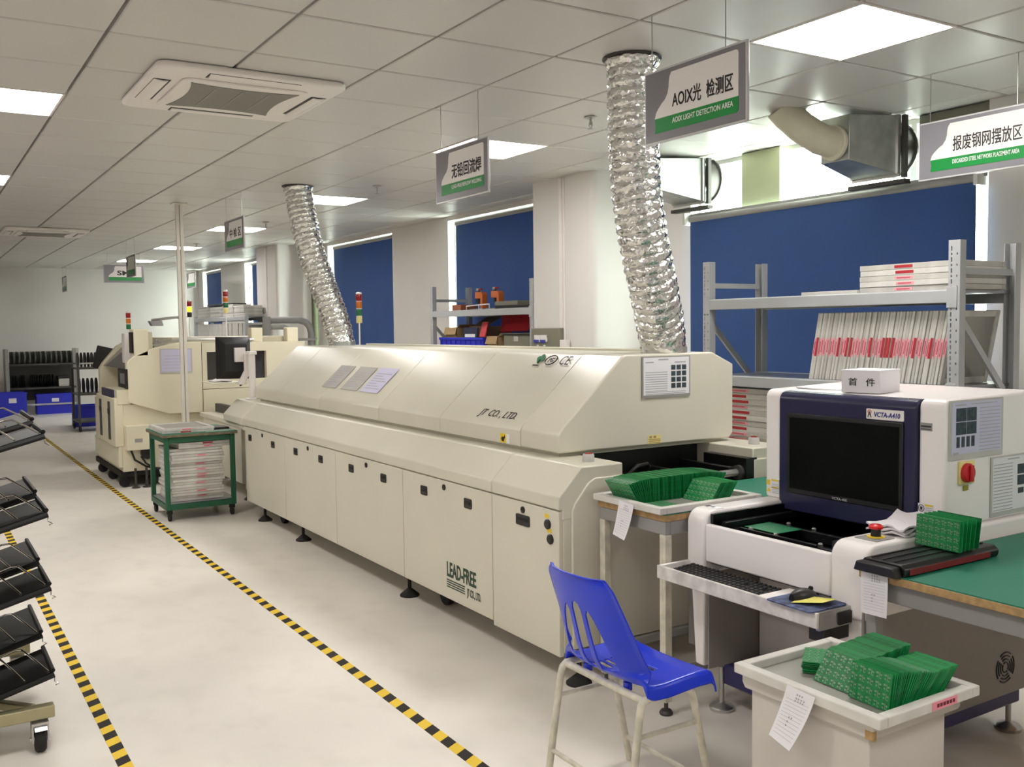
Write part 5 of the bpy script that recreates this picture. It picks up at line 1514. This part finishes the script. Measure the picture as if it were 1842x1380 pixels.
fs_ = make_frame('upright stencil frame on the far rack', 'upright frames on the far rack', (0.024, 0.28, 0.40), M_ALU, None, None, 'x')
x = -16.75; first_ = True; k = 0
while x < -14.05:
    if k % 13 not in (4, 9):
        if first_: fs_.location = (x, 4.2, 1.2005); first_ = False
        else: dup(fs_, (x, 4.2, 1.2005))
    x += 0.042; k += 1

# ================================================================== SUPPORT POLE
M_LEGW = mat('off_white_pole', (226, 220, 208), 0.4, var=0.05, vscale=6)
pl = thing('service_pole', 'slim cream double pole from floor to ceiling beside the green cart', 'pole', (-9.86, 2.27, 0))
build('pole', MB().box(-9.60, -9.565, 2.225, 2.255, 0.0, CEIL - 0.001), M_LEGW, pl, 0.004)
build('pole', MB().box(-9.60, -9.565, 2.262, 2.292, 0.0, CEIL - 0.001), M_LEGW, pl, 0.004)
build('ceiling_plate', MB().box(-9.64, -9.53, 2.19, 2.33, CEIL - 0.012, CEIL - 0.0005), M_LEGW, pl, 0.003)

# ================================================================== CHIP MOUNTER
mo = thing('chip_mounter', 'large cream chip mounting machine with sloped covers and side window', 'machine', (-10.5, 2.6, 0))
sidep = [(1.76, 0.82), (2.136, 0.69), (3.52, 0.69), (3.52, 1.345), (2.95, 1.368), (2.42, 1.388), (2.30, 1.386), (2.18, 1.372), (1.976, 1.327), (1.83, 1.265), (1.775, 1.225), (1.76, 1.20)]
wz0, wz1, wy0, wy1 = 1.005, 1.285, 2.51, 3.11
build('near_cover', MB().prism([p for p in sidep if True][:1] + [(2.136, 0.69), (2.46, 0.69), (2.46, 1.386), (2.42, 1.388), (2.30, 1.386), (2.18, 1.372), (1.976, 1.327), (1.83, 1.265), (1.775, 1.225), (1.76, 1.20)], 'x', -9.80, -9.70), M_CREAM, mo, 0.008)
nd = MB().box(-9.80, -9.70, 2.465, 3.52, 0.69, 0.914).box(-9.80, -9.70, 2.465, 3.52, 0.919, wz0).box(-9.80, -9.70, 2.465, wy0, wz0, wz1).box(-9.80, -9.70, wy1, 3.52, wz0, wz1).box(-9.80, -9.70, 2.465, 3.52, wz1, 1.375)
build('side_door', nd, M_CREAM, mo)
build('side_window', MB().box(-9.775, -9.765, wy0, wy1, wz0, wz1), M_GLASSDARK, mo)
build('inner_frame', MB().box(-9.95, -9.9, 2.55, 3.1, 1.02, 1.26), M_PIT, mo)
farp = [(1.76, 0.62), (2.4, 0.62), (2.4, 1.40), (2.10, 1.415), (1.95, 1.34), (1.80, 1.16), (1.765, 1.10)]
build('far_wing', MB().prism(farp, 'x', -11.38, -11.28), M_CREAM, mo, 0.008)
build('main_body', MB().box(-11.30, -9.80, 2.05, 3.50, 0.62, 1.30), M_CREAM, mo)
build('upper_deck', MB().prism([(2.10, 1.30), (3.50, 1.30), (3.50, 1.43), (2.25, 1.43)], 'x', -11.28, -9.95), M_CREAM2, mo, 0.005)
build('curved_guard', MB().tube([(-9.76, 1.93, 1.335), (-9.76, 2.05, 1.372), (-9.76, 2.2, 1.40), (-9.76, 2.4, 1.412), (-9.76, 3.0, 1.40)], 0.013, 8), M_STEEL, mo)
build('front_shield', MB().prism([(1.80, 1.13), (1.81, 1.125), (2.06, 1.37), (2.05, 1.38)], 'x', -11.27, -9.81), M_GLASSDARK, mo)
build('feeder_head', MB().box(-10.6, -9.82, 1.83, 2.05, 0.86, 1.12), M_DGREY, mo, 0.01)
build('head_plate', MB().box(-10.3, -9.85, 1.80, 1.83, 0.98, 1.08), M_STEEL, mo)
build('head_foot', MB().box(-10.05, -9.83, 1.80, 1.95, 0.87, 0.94), mat('brown_motor', (96, 64, 40), 0.5), mo)
build('control_strip', MB().box(-9.80, -9.697, 1.753, 1.763, 0.95, 1.14), M_BLACK, mo)
# lower base
build('base', MB().box(-11.25, -9.74, 1.70, 3.40, 0.155, 0.80), M_CREAM, mo, 0.006)
build('front_step', MB().box(-11.1, -9.74, 1.665, 1.70, 0.20, 0.40), M_CREAM, mo, 0.006)
build('waste_bin_housing', MB().box(-10.4, -9.73, 1.665, 1.79, 0.80, 0.945), M_CREAM, mo, 0.006)
build('waste_bin', MB().box(-10.45, -9.86, 1.645, 1.667, 0.83, 0.94), mat('indigo_bin', (44, 44, 72), 0.5), mo, 0.004)
fdr = build('feeder_cabinet', MB().box(-10.75, -9.735, 1.640, 1.72, 0.40, 0.865), M_CREAM, mo, 0.008)
for xx in (-10.50, -10.02):
    build('feeder_slot', MB().box(xx - 0.05, xx + 0.05, 1.634, 1.642, 0.45, 0.82), M_DGREY, fdr)
    build('feeder_catch', MB().box(xx - 0.04, xx + 0.04, 1.628, 1.636, 0.70, 0.75), M_BLACK, fdr)
jb = build('junction_box', MB().box(-9.74, -9.66, 1.725, 1.945, 0.365, 0.60), M_CREAM, mo, 0.006)
build('rating_plate', MB().box(-9.661, -9.658, 1.80, 1.87, 0.44, 0.475), M_GREY, jb)
build('cable_inlet', MB().lathe([(0.062, 0), (0.062, 0.05), (0.045, 0.055)], (-9.74, 1.92, 0.33), 18, 'x'), M_BLACK, mo)
cb_ = MB().tube([(-9.70, 1.77, 0.36), (-9.69, 1.80, 0.27), (-9.69, 1.90, 0.20), (-9.70, 2.02, 0.16)], 0.010, 6).tube([(-9.70, 1.86, 0.30), (-9.69, 1.90, 0.23), (-9.69, 1.97, 0.18), (-9.70, 2.06, 0.16)], 0.010, 6)
build('cable', cb_, M_BLACK, mo)
build('chassis', MB().box(-11.2, -9.76, 1.68, 3.3, 0.105, 0.155), M_RUBBER, mo)
for (fx, fy) in ((-9.80, 1.72), (-9.80, 1.98), (-10.4, 1.72), (-11.0, 1.72), (-9.85, 3.0)):
    build('castor', MB().lathe([(0.045, -0.02), (0.05, -0.015), (0.05, 0.015), (0.045, 0.02)], (fx, fy, 0.051), 16, 'x').box(fx - 0.03, fx + 0.03, fy - 0.03, fy + 0.03, 0.085, 0.106), M_RUBBER, mo)
for fy in (1.80, 1.90):
    build('levelling_foot', MB().lathe([(0.04, 0), (0.04, 0.008), (0.012, 0.02), (0.012, 0.19)], (-9.68, fy, 0), 14), M_DGREY, mo)
# operator unit at the corner
op = build('operator_box', MB().box(-9.92, -9.70, 1.83, 1.965, 1.255, 1.52), M_CREAM, mo, 0.012)
build('operator_box_back', MB().box(-9.86, -9.74, 1.965, 2.01, 1.29, 1.49), M_CREAM, op, 0.006)
build('operator_screen', MB().box(-9.90, -9.72, 1.822, 1.832, 1.29, 1.49), M_SCREEN, op)
build('screen_hood', MB().box(-10.15, -10.0, 1.80, 1.90, 1.19, 1.48), M_WHITE, mo, 0.006)
for yy in (3.05, 3.43):
    build('guard_block', MB().box(-9.92, -9.80, yy - 0.06, yy + 0.06, 1.37, 1.52), M_CREAM, mo, 0.01)
build('knob', MB().lathe([(0.008, 0), (0.008, 0.03), (0.015, 0.035), (0.015, 0.05)], (-9.75, 2.05, 1.37), 10), M_STEEL, mo)
signal_tower(-10.12, 1.865, 1.478, 1.52, 'small signal tower on the cream mounter corner box', ('r', 'a', 'g'), r=0.022, seg=0.05)
signal_tower(-10.5, 2.55, 1.43, 1.64, 'signal tower with its amber lamp lit behind the cream pole', ('r', 'A', 'k'), r=0.024, seg=0.052)
signal_tower(-10.3, 2.88, 1.43, 1.68, 'signal tower standing above the dark monitor', ('r', 'a', 'g', 'b'), r=0.026, seg=0.052)
la = thing('swing_lamp', 'grey arm lamp reaching out from behind the cream pole', 'lamp', (-10.2, 2.45, 1.43))
build('upright', MB().tube([(-10.2, 2.45, 1.43), (-10.2, 2.42, 1.64)], 0.017, 10), M_WHITE, la)
build('elbow', MB().box(-10.23, -10.17, 2.36, 2.44, 1.62, 1.65), M_BLACK, la, 0.006)
build('arm', MB().tube([(-10.2, 2.38, 1.64), (-10.2, 2.10, 1.61)], 0.013, 8), M_STEEL, la)
build('head', MB().add([(-10.24, 2.07, 1.60), (-10.14, 2.07, 1.60), (-10.14, 2.19, 1.605), (-10.24, 2.19, 1.605), (-10.22, 2.09, 1.55), (-10.12, 2.09, 1.55), (-10.12, 2.20, 1.55), (-10.22, 2.20, 1.55)],
                       [(0, 1, 2, 3), (7, 6, 5, 4), (0, 4, 5, 1), (1, 5, 6, 2), (2, 6, 7, 3), (3, 7, 4, 0)]), M_GREY, la, 0.004)
wall_sheet('document', 'lilac sheet in a sleeve on the cream mounter, crossed by the pole', (-9.6985, 2.06, 1.085), (0, 1, 0), (0, 0, 1), 0.305, 0.24, [(0.04, 0.26, 0.05 + 0.03 * k, 0.054 + 0.03 * k) for k in range(5)], (), M_SLEEVE, M_PAPERV, 0.012)

# curved grey pipes behind
pp = thing('pipe_loop', 'grey curved exhaust pipes rising behind the mounter and oven', 'pipe', (-11.3, 4.0, 0.0))
build('pipe', MB().tube([(-11.3, 3.64, 1.61), (-11.3, 4.04, 1.61), (-11.3, 4.12, 1.585), (-11.3, 4.17, 1.53), (-11.3, 4.19, 1.45), (-11.3, 4.19, 0.0)], 0.042, 14), M_GREY, pp)
build('pipe', MB().tube([(-11.25, 3.66, 1.53), (-11.25, 3.83, 1.53), (-11.25, 3.88, 1.50), (-11.25, 3.90, 1.44), (-11.25, 3.90, 0.0)], 0.033, 14), M_GREY, pp)
build('bracket', MB().box(-11.33, -11.20, 3.60, 3.655, 0.0, 1.65), M_GREY, pp)
build('bracket', MB().box(-11.30, -11.24, 3.86, 4.24, 1.36, 1.39), M_GREY, pp)
tag(build('green_pipe', MB().tube([(-13.25, 4.98, 0.0), (-13.25, 4.98, 2.0), (-13.28, 4.98, 2.3), (-13.28, 4.98, 2.70)], 0.05, 14), mat('dull_green_pipe', (96, 102, 76), 0.6)), 'dull green riser pipe behind the slanting foil duct', 'pipe')

# second mounter, behind
m2 = thing('chip_mounter', 'second cream mounting machine standing behind the first, with tilted dark monitor', 'machine', (-12.6, 2.75, 0))
build('base', MB().box(-13.4, -11.75, 2.22, 3.50, 0.10, 0.80), M_CREAM, m2, 0.006)
build('cover', MB().prism([(2.20, 0.80), (3.50, 0.80), (3.50, 1.36), (2.6, 1.38), (2.40, 1.32), (2.21, 1.12)], 'x', -13.4, -11.75), M_CREAM, m2, 0.008)
mn = build('monitor', MB().obox((-12.4, 2.02, 1.175), (0.05, 0.26, 0.27), RX(-14)), M_BLACK, m2, 0.006)
mn2 = build('monitor_arm', MB().box(-12.46, -12.37, 2.06, 2.24, 1.00, 1.06), M_STEEL, m2)
for q in ((-13.3, 2.3), (-11.9, 2.3), (-13.3, 3.4), (-11.9, 3.4)):
    build('levelling_foot', MB().lathe([(0.05, 0), (0.05, 0.01), (0.015, 0.03), (0.015, 0.10)], (q[0], q[1], 0), 12), M_DGREY, m2)

# ================================================================== TRANSFER CONVEYOR + MONITOR BESIDE THE OVEN
cv = thing('transfer_conveyor', 'cream transfer conveyor linking the mounter and the oven behind the green cart', 'conveyor', (-8.9, 2.9, 0))
build('body', MB().box(-9.55, -8.30, 2.42, 3.30, 0.16, 0.66), M_OVEN2, cv, 0.006)
build('deck', MB().box(-9.60, -8.25, 2.40, 3.32, 0.66, 0.70), M_OVEN2, cv, 0.004)
build('rail', MB().box(-9.6, -8.2, 2.55, 2.60, 0.70, 0.78).box(-9.6, -8.2, 2.95, 3.0, 0.70, 0.78), M_DGREY, cv)
build('vent_plate', MB().box(-8.305, -8.296, 2.47, 2.62, 0.30, 0.42), M_BLACK, cv)
for q in ((-9.45, 2.5), (-8.4, 2.5), (-9.45, 3.2), (-8.4, 3.2)):
    build('levelling_foot', MB().lathe([(0.04, 0), (0.04, 0.01), (0.014, 0.03), (0.014, 0.16)], (q[0], q[1], 0), 12), M_DGREY, cv)
mon = thing('monitor', 'dark computer monitor seen from behind on a white stand', 'monitor', (-8.12, 2.45, 0.914))
build('pedestal', MB().lathe([(0.062, 0.0), (0.062, 0.012), (0.05, 0.016)], (-8.0, 2.44, 0.9145), 18), M_WHITE, mon)
build('pole', MB().cyl((-8.0, 2.44, 0.93), (-8.0, 2.44, 1.30), 0.028, 16), M_WHITE, mon)
build('pole_cap', MB().box(-8.06, -7.965, 2.405, 2.475, 1.29, 1.32), M_WHITE, mon, 0.006)
build('mount_plate', MB().box(-8.137, -8.10, 2.33, 2.42, 1.23, 1.35), M_WHITE, mon, 0.004)
build('mount_arm', MB().prism([(2.34, 1.04), (2.39, 1.04), (2.44, 1.14), (2.44, 1.296), (2.40, 1.296), (2.40, 1.16)], 'x', -8.102, -8.05), M_WHITE, mon, 0.004)
build('screen_case', MB().add([(-8.20, 2.205, 1.09), (-8.20, 2.49, 1.085), (-8.20, 2.49, 1.435), (-8.20, 2.205, 1.44), (-8.135, 2.26, 1.15), (-8.135, 2.44, 1.15), (-8.135, 2.44, 1.38), (-8.135, 2.26, 1.38), (-8.225, 2.20, 1.085), (-8.225, 2.495, 1.08), (-8.225, 2.495, 1.44), (-8.225, 2.20, 1.445)],
      [(0, 1, 5, 4), (1, 2, 6, 5), (2, 3, 7, 6), (3, 0, 4, 7), (4, 5, 6, 7), (8, 11, 10, 9), (0, 8, 9, 1), (1, 9, 10, 2), (2, 10, 11, 3), (3, 11, 8, 0)]), M_BLACK, mon, 0.004)
build('vent_dots', MB().box(-8.137, -8.133, 2.345, 2.36, 1.30, 1.315).box(-8.137, -8.133, 2.385, 2.40, 1.30, 1.315), M_DGREY, mon)
build('cable', MB().tube([(-8.10, 2.41, 1.22), (-8.06, 2.42, 1.14), (-8.08, 2.40, 1.06), (-8.09, 2.36, 1.03)], 0.008, 6), M_BLACK, mon)
tag(build('keyboard_shelf', MB().box(-8.55, -8.065, 2.16, 2.42, 1.045, 1.055), M_CREAM, None, 0.003), 'thin cream shelf under the dark monitor', 'shelf')
tag(build('cloth', MB().sheet([[(-8.48 + 0.03 * i, 2.20 + 0.026 * j, 1.056 + 0.03 * math.exp(-((i - 3) ** 2 + (j - 3) ** 2) / 6.0)) for j in range(7)] for i in range(7)], (0, 0, 0.006)), M_CLOTH), 'crumpled white cloth on the shelf under the dark monitor', 'cloth')

# ================================================================== GREEN CART
gc = thing('green_cart', 'green steel cart holding a stack of stencil frames', 'cart', (-8.05, 2.0, 0))
cx0, cx1, cy0, cy1 = -8.33, -7.775, 1.665, 2.215
for (px, py) in ((cx0, cy0), (cx1 - 0.035, cy0), (cx0, cy1 - 0.035), (cx1 - 0.035, cy1 - 0.035)):
    build('post', MB().box(px, px + 0.035, py, py + 0.035, 0.09, 0.665), M_GREENFR, gc, 0.003)
def ring4(z0, z1):
    w_ = 0.035
    return MB().box(cx0 + w_, cx1 - w_, cy0, cy0 + w_, z0, z1).box(cx0 + w_, cx1 - w_, cy1 - w_, cy1, z0, z1).box(cx0, cx0 + w_, cy0 + w_, cy1 - w_, z0, z1).box(cx1 - w_, cx1, cy0 + w_, cy1 - w_, z0, z1)
build('top_rail', ring4(0.62, 0.665), M_GREENFR, gc, 0.003)
build('bottom_rail', ring4(0.09, 0.135), M_GREENFR, gc, 0.003)
build('bottom_shelf', MB().box(cx0 + 0.01, cx1 - 0.01, cy0 + 0.01, cy1 - 0.01, 0.137, 0.147), M_RACKD, gc)
build('cart_top', MB().box(cx0 - 0.03, cx1 + 0.03, cy0 - 0.02, cy1 + 0.015, 0.667, 0.688), mat('worn_board_edge', (122, 112, 88), 0.7, var=0.3, vscale=30), gc, 0.002)
build('mat', MB().box(cx0 - 0.028, cx1 + 0.028, cy0 - 0.018, cy1 + 0.013, 0.688, 0.692), M_GREENMAT, gc)
for (px, py) in ((cx0 + 0.03, cy0 + 0.03), (cx1 - 0.03, cy0 + 0.03), (cx0 + 0.03, cy1 - 0.03), (cx1 - 0.03, cy1 - 0.03)):
    build('castor', MB().lathe([(0.03, -0.012), (0.034, -0.008), (0.034, 0.008), (0.03, 0.012)], (px, py, 0.035), 14, 'y').box(px - 0.018, px + 0.018, py - 0.02, py + 0.02, 0.06, 0.09), M_RUBBER, gc)
GCL = 'flat stencil frame in the tall stack inside the green cart'
flat_stack(14, -8.23, 1.715, 0.1475, (0.41, 0.41, 0.0205), GCL, 'stack inside the green cart', 51, 'pn', (0.20, 0.28), 0.012, edge='x', pick=['n', 'p', 'n', 'p', 'n', 'n', 'p', 'n', 'p', 'p', 'n', 'p', 'n', 'p'])
flat_stack(5, -8.22, 1.725, 0.4525, (0.41, 0.41, 0.0215), 'flat stencil frame in the upper part of the green cart stack', 'upper stack inside the green cart', 52, 'pn', (0.20, 0.28), 0.012, edge='x', pick=['n', 'n', 'p', 'n', 'n'])
flat_stack(2, -8.20, 1.755, 0.567, (0.40, 0.41, 0.0225), 'skewed stencil frame on top of the stack in the green cart', 'skewed frames on the cart stack', 53, 'r', (0.18, 0.26), 0.004, edge='x', rz=math.radians(3), pick=['p', 'r'])
flat_stack(2, -8.31, 1.665, 0.6925, (0.50, 0.40, 0.019), 'stencil frame lying on the green cart top', 'frames on the cart top', 54, 'r', (0.14, 0.22), 0.01, edge='x', pick=['r', 'p'])
tag(build('black_case', MB().box(-8.05, -7.87, 2.07, 2.20, 0.6925, 0.712), M_BLACK, None, 0.004), 'flat black case lying on the green cart top', 'case')
tag(build('glass_plate', MB().box(-7.85, -7.755, 1.98, 2.21, 0.6925, 0.698), mat('pale_green_plate', (170, 196, 180), 0.2), None, 0.001), 'pale green plate lying on the green cart corner', 'plate')

# ================================================================== TRAY CART AT LEFT
tc = thing('tray_cart', 'cart of tilted black trays with chrome wire guards on zinc base', 'cart', (-4.1, 0.1, 0))
build('base_bar', MB().box(-3.80, -3.755, -0.55, 0.395, 0.118, 0.162), M_OLIVE, tc, 0.004)
build('base_bar', MB().box(-4.62, -4.575, -0.55, 0.395, 0.118, 0.162), M_OLIVE, tc, 0.004)
build('base_bar', MB().box(-4.575, -3.80, 0.12, 0.165, 0.12, 0.16), M_OLIVE, tc, 0.004)
build('base_brace', MB().obox((-3.95, 0.22, 0.14), (0.34, 0.03, 0.03), RZ(40)), M_OLIVE, tc, 0.004)
for (px, py) in ((-3.78, 0.345), (-4.60, 0.345), (-3.78, -0.5), (-4.60, -0.5)):
    cs = build('castor', MB().lathe([(0.042, -0.018), (0.048, -0.012), (0.048, 0.012), (0.042, 0.018)], (px + 0.01, py, 0.048), 20, 'y'), M_RUBBER, tc)
    build('fork', MB().box(px - 0.02, px + 0.035, py - 0.028, py - 0.022, 0.04, 0.105).box(px - 0.02, px + 0.035, py + 0.022, py + 0.028, 0.04, 0.105).box(px - 0.022, px + 0.04, py - 0.028, py + 0.028, 0.102, 0.112), M_STEEL, cs)
    build('axle_nut', MB().cyl((px + 0.01, py - 0.034, 0.048), (px + 0.01, py + 0.034, 0.048), 0.008, 8), M_STEEL, cs)
    build('brake', MB().prism([(px - 0.03, 0.108), (px - 0.03, 0.098), (px + 0.05, 0.085), (px + 0.06, 0.09), (px + 0.05, 0.1)], 'y', py - 0.02, py + 0.02), M_STEEL, cs)
for (px, py) in ((-3.92, -0.10), (-4.50, -0.10)):
    build('post', MB().box(px - 0.02, px + 0.02, py - 0.02, py + 0.02, 0.16, 1.35), M_OLIVE, tc, 0.003)
tilt = math.radians(15)
def on_tray(x, a, h, zt):
    """a: distance inwards from the aisle edge along the tilted tray; h: height above it"""
    y = 0.395 - a * math.cos(tilt) - h * math.sin(tilt)
    z = zt - a * math.sin(tilt) + h * math.cos(tilt)
    return (x, y, z)
M_TRAYB = mat('black_tray', (13, 13, 13), 0.5, var=0.3, vscale=12, spec=0.3)
for lv, zt in enumerate((0.285, 0.60, 0.865, 1.145)):
    for q, (xa, xb) in enumerate(((-4.06, -3.755), (-4.52, -4.10))):
        if lv == 0 and q == 1: zt2 = zt + 0.05
        else: zt2 = zt + (0.02 if q else 0)
        plate_ = MB().sheet([[on_tray(x_, a, 0, zt2) for a in (0, 0.15, 0.32, 0.50)] for x_ in (xa, (xa + xb) / 2, xb)], (0, -0.001, -0.006))
        tr2 = build('tray', plate_, M_TRAYB, tc)
        lip = MB()
        for x_ in (xb, xa):
            p0 = on_tray(x_, 0, -0.012, zt2); p1 = on_tray(x_, 0.48, -0.012, zt2)
            lip.tube([p0, p1], 0.011, 6)
        p0 = on_tray(xa, 0.0, 0.004, zt2); p1 = on_tray(xb, 0.0, 0.004, zt2)
        lip.tube([p0, p1], 0.008, 6)
        build('tray_lip', lip, M_TRAYB, tr2)
        wi = MB()
        for (off, hh) in ((0.02, 0.06), (0.10, 0.07)):
            wi.tube([on_tray(xb - 0.005, off - 0.005, 0.005, zt2), on_tray(xb - 0.10, off + 0.02, hh * 0.5, zt2), on_tray(xb - 0.20, off + 0.05, hh * 0.95, zt2), on_tray(xb - 0.215, off + 0.075, hh, zt2), on_tray(xb - 0.20, off + 0.14, hh, zt2), on_tray(xb - 0.10, off + 0.42, hh, zt2)], 0.0038, 7)
        build('wire_guard', wi, M_CHROME, tr2)
        hk = MB().tube([on_tray(xb, 0.0, -0.012, zt2), (xb + 0.004, 0.398, zt2 - 0.035), (xb + 0.006, 0.412, zt2 - 0.045), (xb + 0.004, 0.40, zt2 - 0.05)], 0.0022, 5)
        build('hook', hk, M_CHROME, tr2)
# small label holders clipped to the top tray

# ================================================================== FAR END
fr = thing('reel_rack', 'grey rack of component reels against the far wall', 'rack', (-19.6, 2.1, 0))
for (px, py) in ((-19.8, 1.50), (-19.8, 2.66), (-19.45, 1.50), (-19.45, 2.66)):
    build('post', MB().box(px - 0.025, px + 0.025, py - 0.03, py + 0.03, 0.06, 1.20), M_GREY, fr, 0.004)
    build('castor', MB().lathe([(0.026, -0.012), (0.03, 0), (0.026, 0.012)], (px, py, 0.031), 12, 'y'), M_RUBBER, fr)
for z in (0.93, 0.50):
    build('shelf', MB().box(-19.82, -19.43, 1.53, 2.63, z - 0.03, z), M_DGREY, fr)
build('bottom_rail', MB().box(-19.46, -19.44, 1.53, 2.63, 0.17, 0.20), M_RACK, fr)
build('back_plate', MB().box(-19.83, -19.82, 1.53, 2.63, 0.25, 0.95), M_DGREY, fr)
def reel_me(r):
    return MB().lathe([(r * 0.3, -0.008), (r, -0.008), (r, -0.006), (r * 0.4, -0.005), (r * 0.4, 0.005), (r, 0.006), (r, 0.008), (r * 0.3, 0.008)], (0, 0, r), 18, 'y')
M_REELB = mat('black_reel', (40, 40, 40), 0.4); M_REELW = mat('white_reel', (190, 190, 186), 0.4)
def reel(mat_, label, group):
    o = build('component_reel', reel_me(0.115), mat_); tag(o, label, 'reel', group); return o
rb_ = reel(M_REELB, 'dark component reel on the upper shelf of the far rack', 'dark reels on the upper far shelf')
rw_ = reel(M_REELW, 'white component reel on the upper shelf of the far rack', 'white reels on the upper far shelf')
rb2 = reel(M_REELB, 'dark component reel on the lower shelf of the far rack', 'dark reels on the lower far shelf')
ru = [True, True, True]
rnd = random.Random(5)
for k in range(36):
    src = rw_ if k % 3 == 2 else rb_; idx = 1 if k % 3 == 2 else 0
    loc = (-19.62, 1.57 + 0.029 * k, 0.931 + 0.0)
    rot = (math.radians(rnd.uniform(-1.1, 1.1)), 0, math.radians(rnd.uniform(-1, 1)))
    if ru[idx]: src.location = loc; src.rotation_euler = rot; ru[idx] = False
    else: dup(src, loc, rot)
for k in range(20):
    if k in (3, 7, 8): continue
    loc = (-19.62, 1.57 + 0.036 * k, 0.501); rot = (math.radians(rnd.uniform(-1.8, 1.8)), 0, 0)
    if ru[2]: rb2.location = loc; rb2.rotation_euler = rot; ru[2] = False
    else: dup(rb2, loc, rot)
rs = thing('reel_box', 'silver slotted reel holder at the end of the lower far shelf', 'holder', (-19.6, 2.43, 0.50))
build('case', MB().box(-19.75, -19.5, 2.34, 2.52, 0.501, 0.64), M_STEEL, rs, 0.004)
build('lid', MB().box(-19.75, -19.5, 2.33, 2.53, 0.641, 0.69), M_BLACK, rs, 0.004)
def tote(label, x0, x1, y0, y1, z0, h, m, lab=True):
    t = thing('storage_tote', label, 'tote', ((x0 + x1) / 2, (y0 + y1) / 2, z0))
    b = MB().box(x0, x1, y0, y1, z0, z0 + 0.01)
    b.box(x0, x1, y0, y0 + 0.008, z0 + 0.01, z0 + h).box(x0, x1, y1 - 0.008, y1, z0 + 0.01, z0 + h).box(x0, x0 + 0.008, y0 + 0.008, y1 - 0.008, z0 + 0.01, z0 + h).box(x1 - 0.008, x1, y0 + 0.008, y1 - 0.008, z0 + 0.01, z0 + h)
    build('body', b, m, t, 0.002)
    build('rim', MB().box(x1, x1 + 0.01, y0 - 0.01, y1 + 0.01, z0 + h - 0.03, z0 + h).box(x0 - 0.01, x1, y1, y1 + 0.01, z0 + h - 0.03, z0 + h).box(x0 - 0.01, x1, y0 - 0.01, y0, z0 + h - 0.03, z0 + h), m, t)
    if lab:
        build('label', MB().box(x1 + 0.001, x1 + 0.003, (y0 + y1) / 2 - 0.06, (y0 + y1) / 2 + 0.06, z0 + h * 0.6, z0 + h * 0.78), M_PAPER, t)
    return t
tote('tall bright blue storage tote beside the reel rack', -19.3, -18.9, 1.30, 1.745, 0.0, 0.45, M_TOTE)
tote('wide blue storage tote on the floor under the reel rack', -19.80, -19.475, 1.96, 2.58, 0.0, 0.37, M_TOTED)
# far trolley
tr3 = thing('wire_trolley', 'grey shelf trolley of reels beside the mounters at the far end', 'trolley', (-15.9, 2.35, 0))
for (px, py) in ((-16.2, 2.14), (-15.6, 2.14), (-16.2, 2.60), (-15.6, 2.60)):
    build('post', MB().box(px - 0.016, px + 0.016, py - 0.016, py + 0.016, 0.10, 1.0), M_DGREY, tr3)
    build('castor', MB().lathe([(0.044, -0.015), (0.05, 0), (0.044, 0.015)], (px, py, 0.051), 14, 'y'), M_RUBBER, tr3)
for z in (0.14, 0.55, 0.94):
    build('shelf', MB().box(-16.22, -15.58, 2.12, 2.62, z, z + 0.02), M_DGREY, tr3)
build('handle', MB().tube([(-15.58, 2.16, 1.0), (-15.50, 2.16, 1.03), (-15.50, 2.58, 1.03), (-15.58, 2.58, 1.0)], 0.012, 8), M_STEEL, tr3)
tote('blue storage tote on the floor behind the far trolley', -16.9, -16.5, 2.20, 2.55, 0.0, 0.33, M_TOTE, False)
rt = reel(M_REELB, 'dark component reel on the far trolley', 'reels on the far trolley')
for k in range(7):
    loc = (-15.9, 2.18 + 0.05 * k, 0.961)
    if k == 0: rt.location = loc
    else: dup(rt, loc)
for k in range(6):
    dup(rt, (-15.9, 2.19 + 0.06 * k, 0.571))
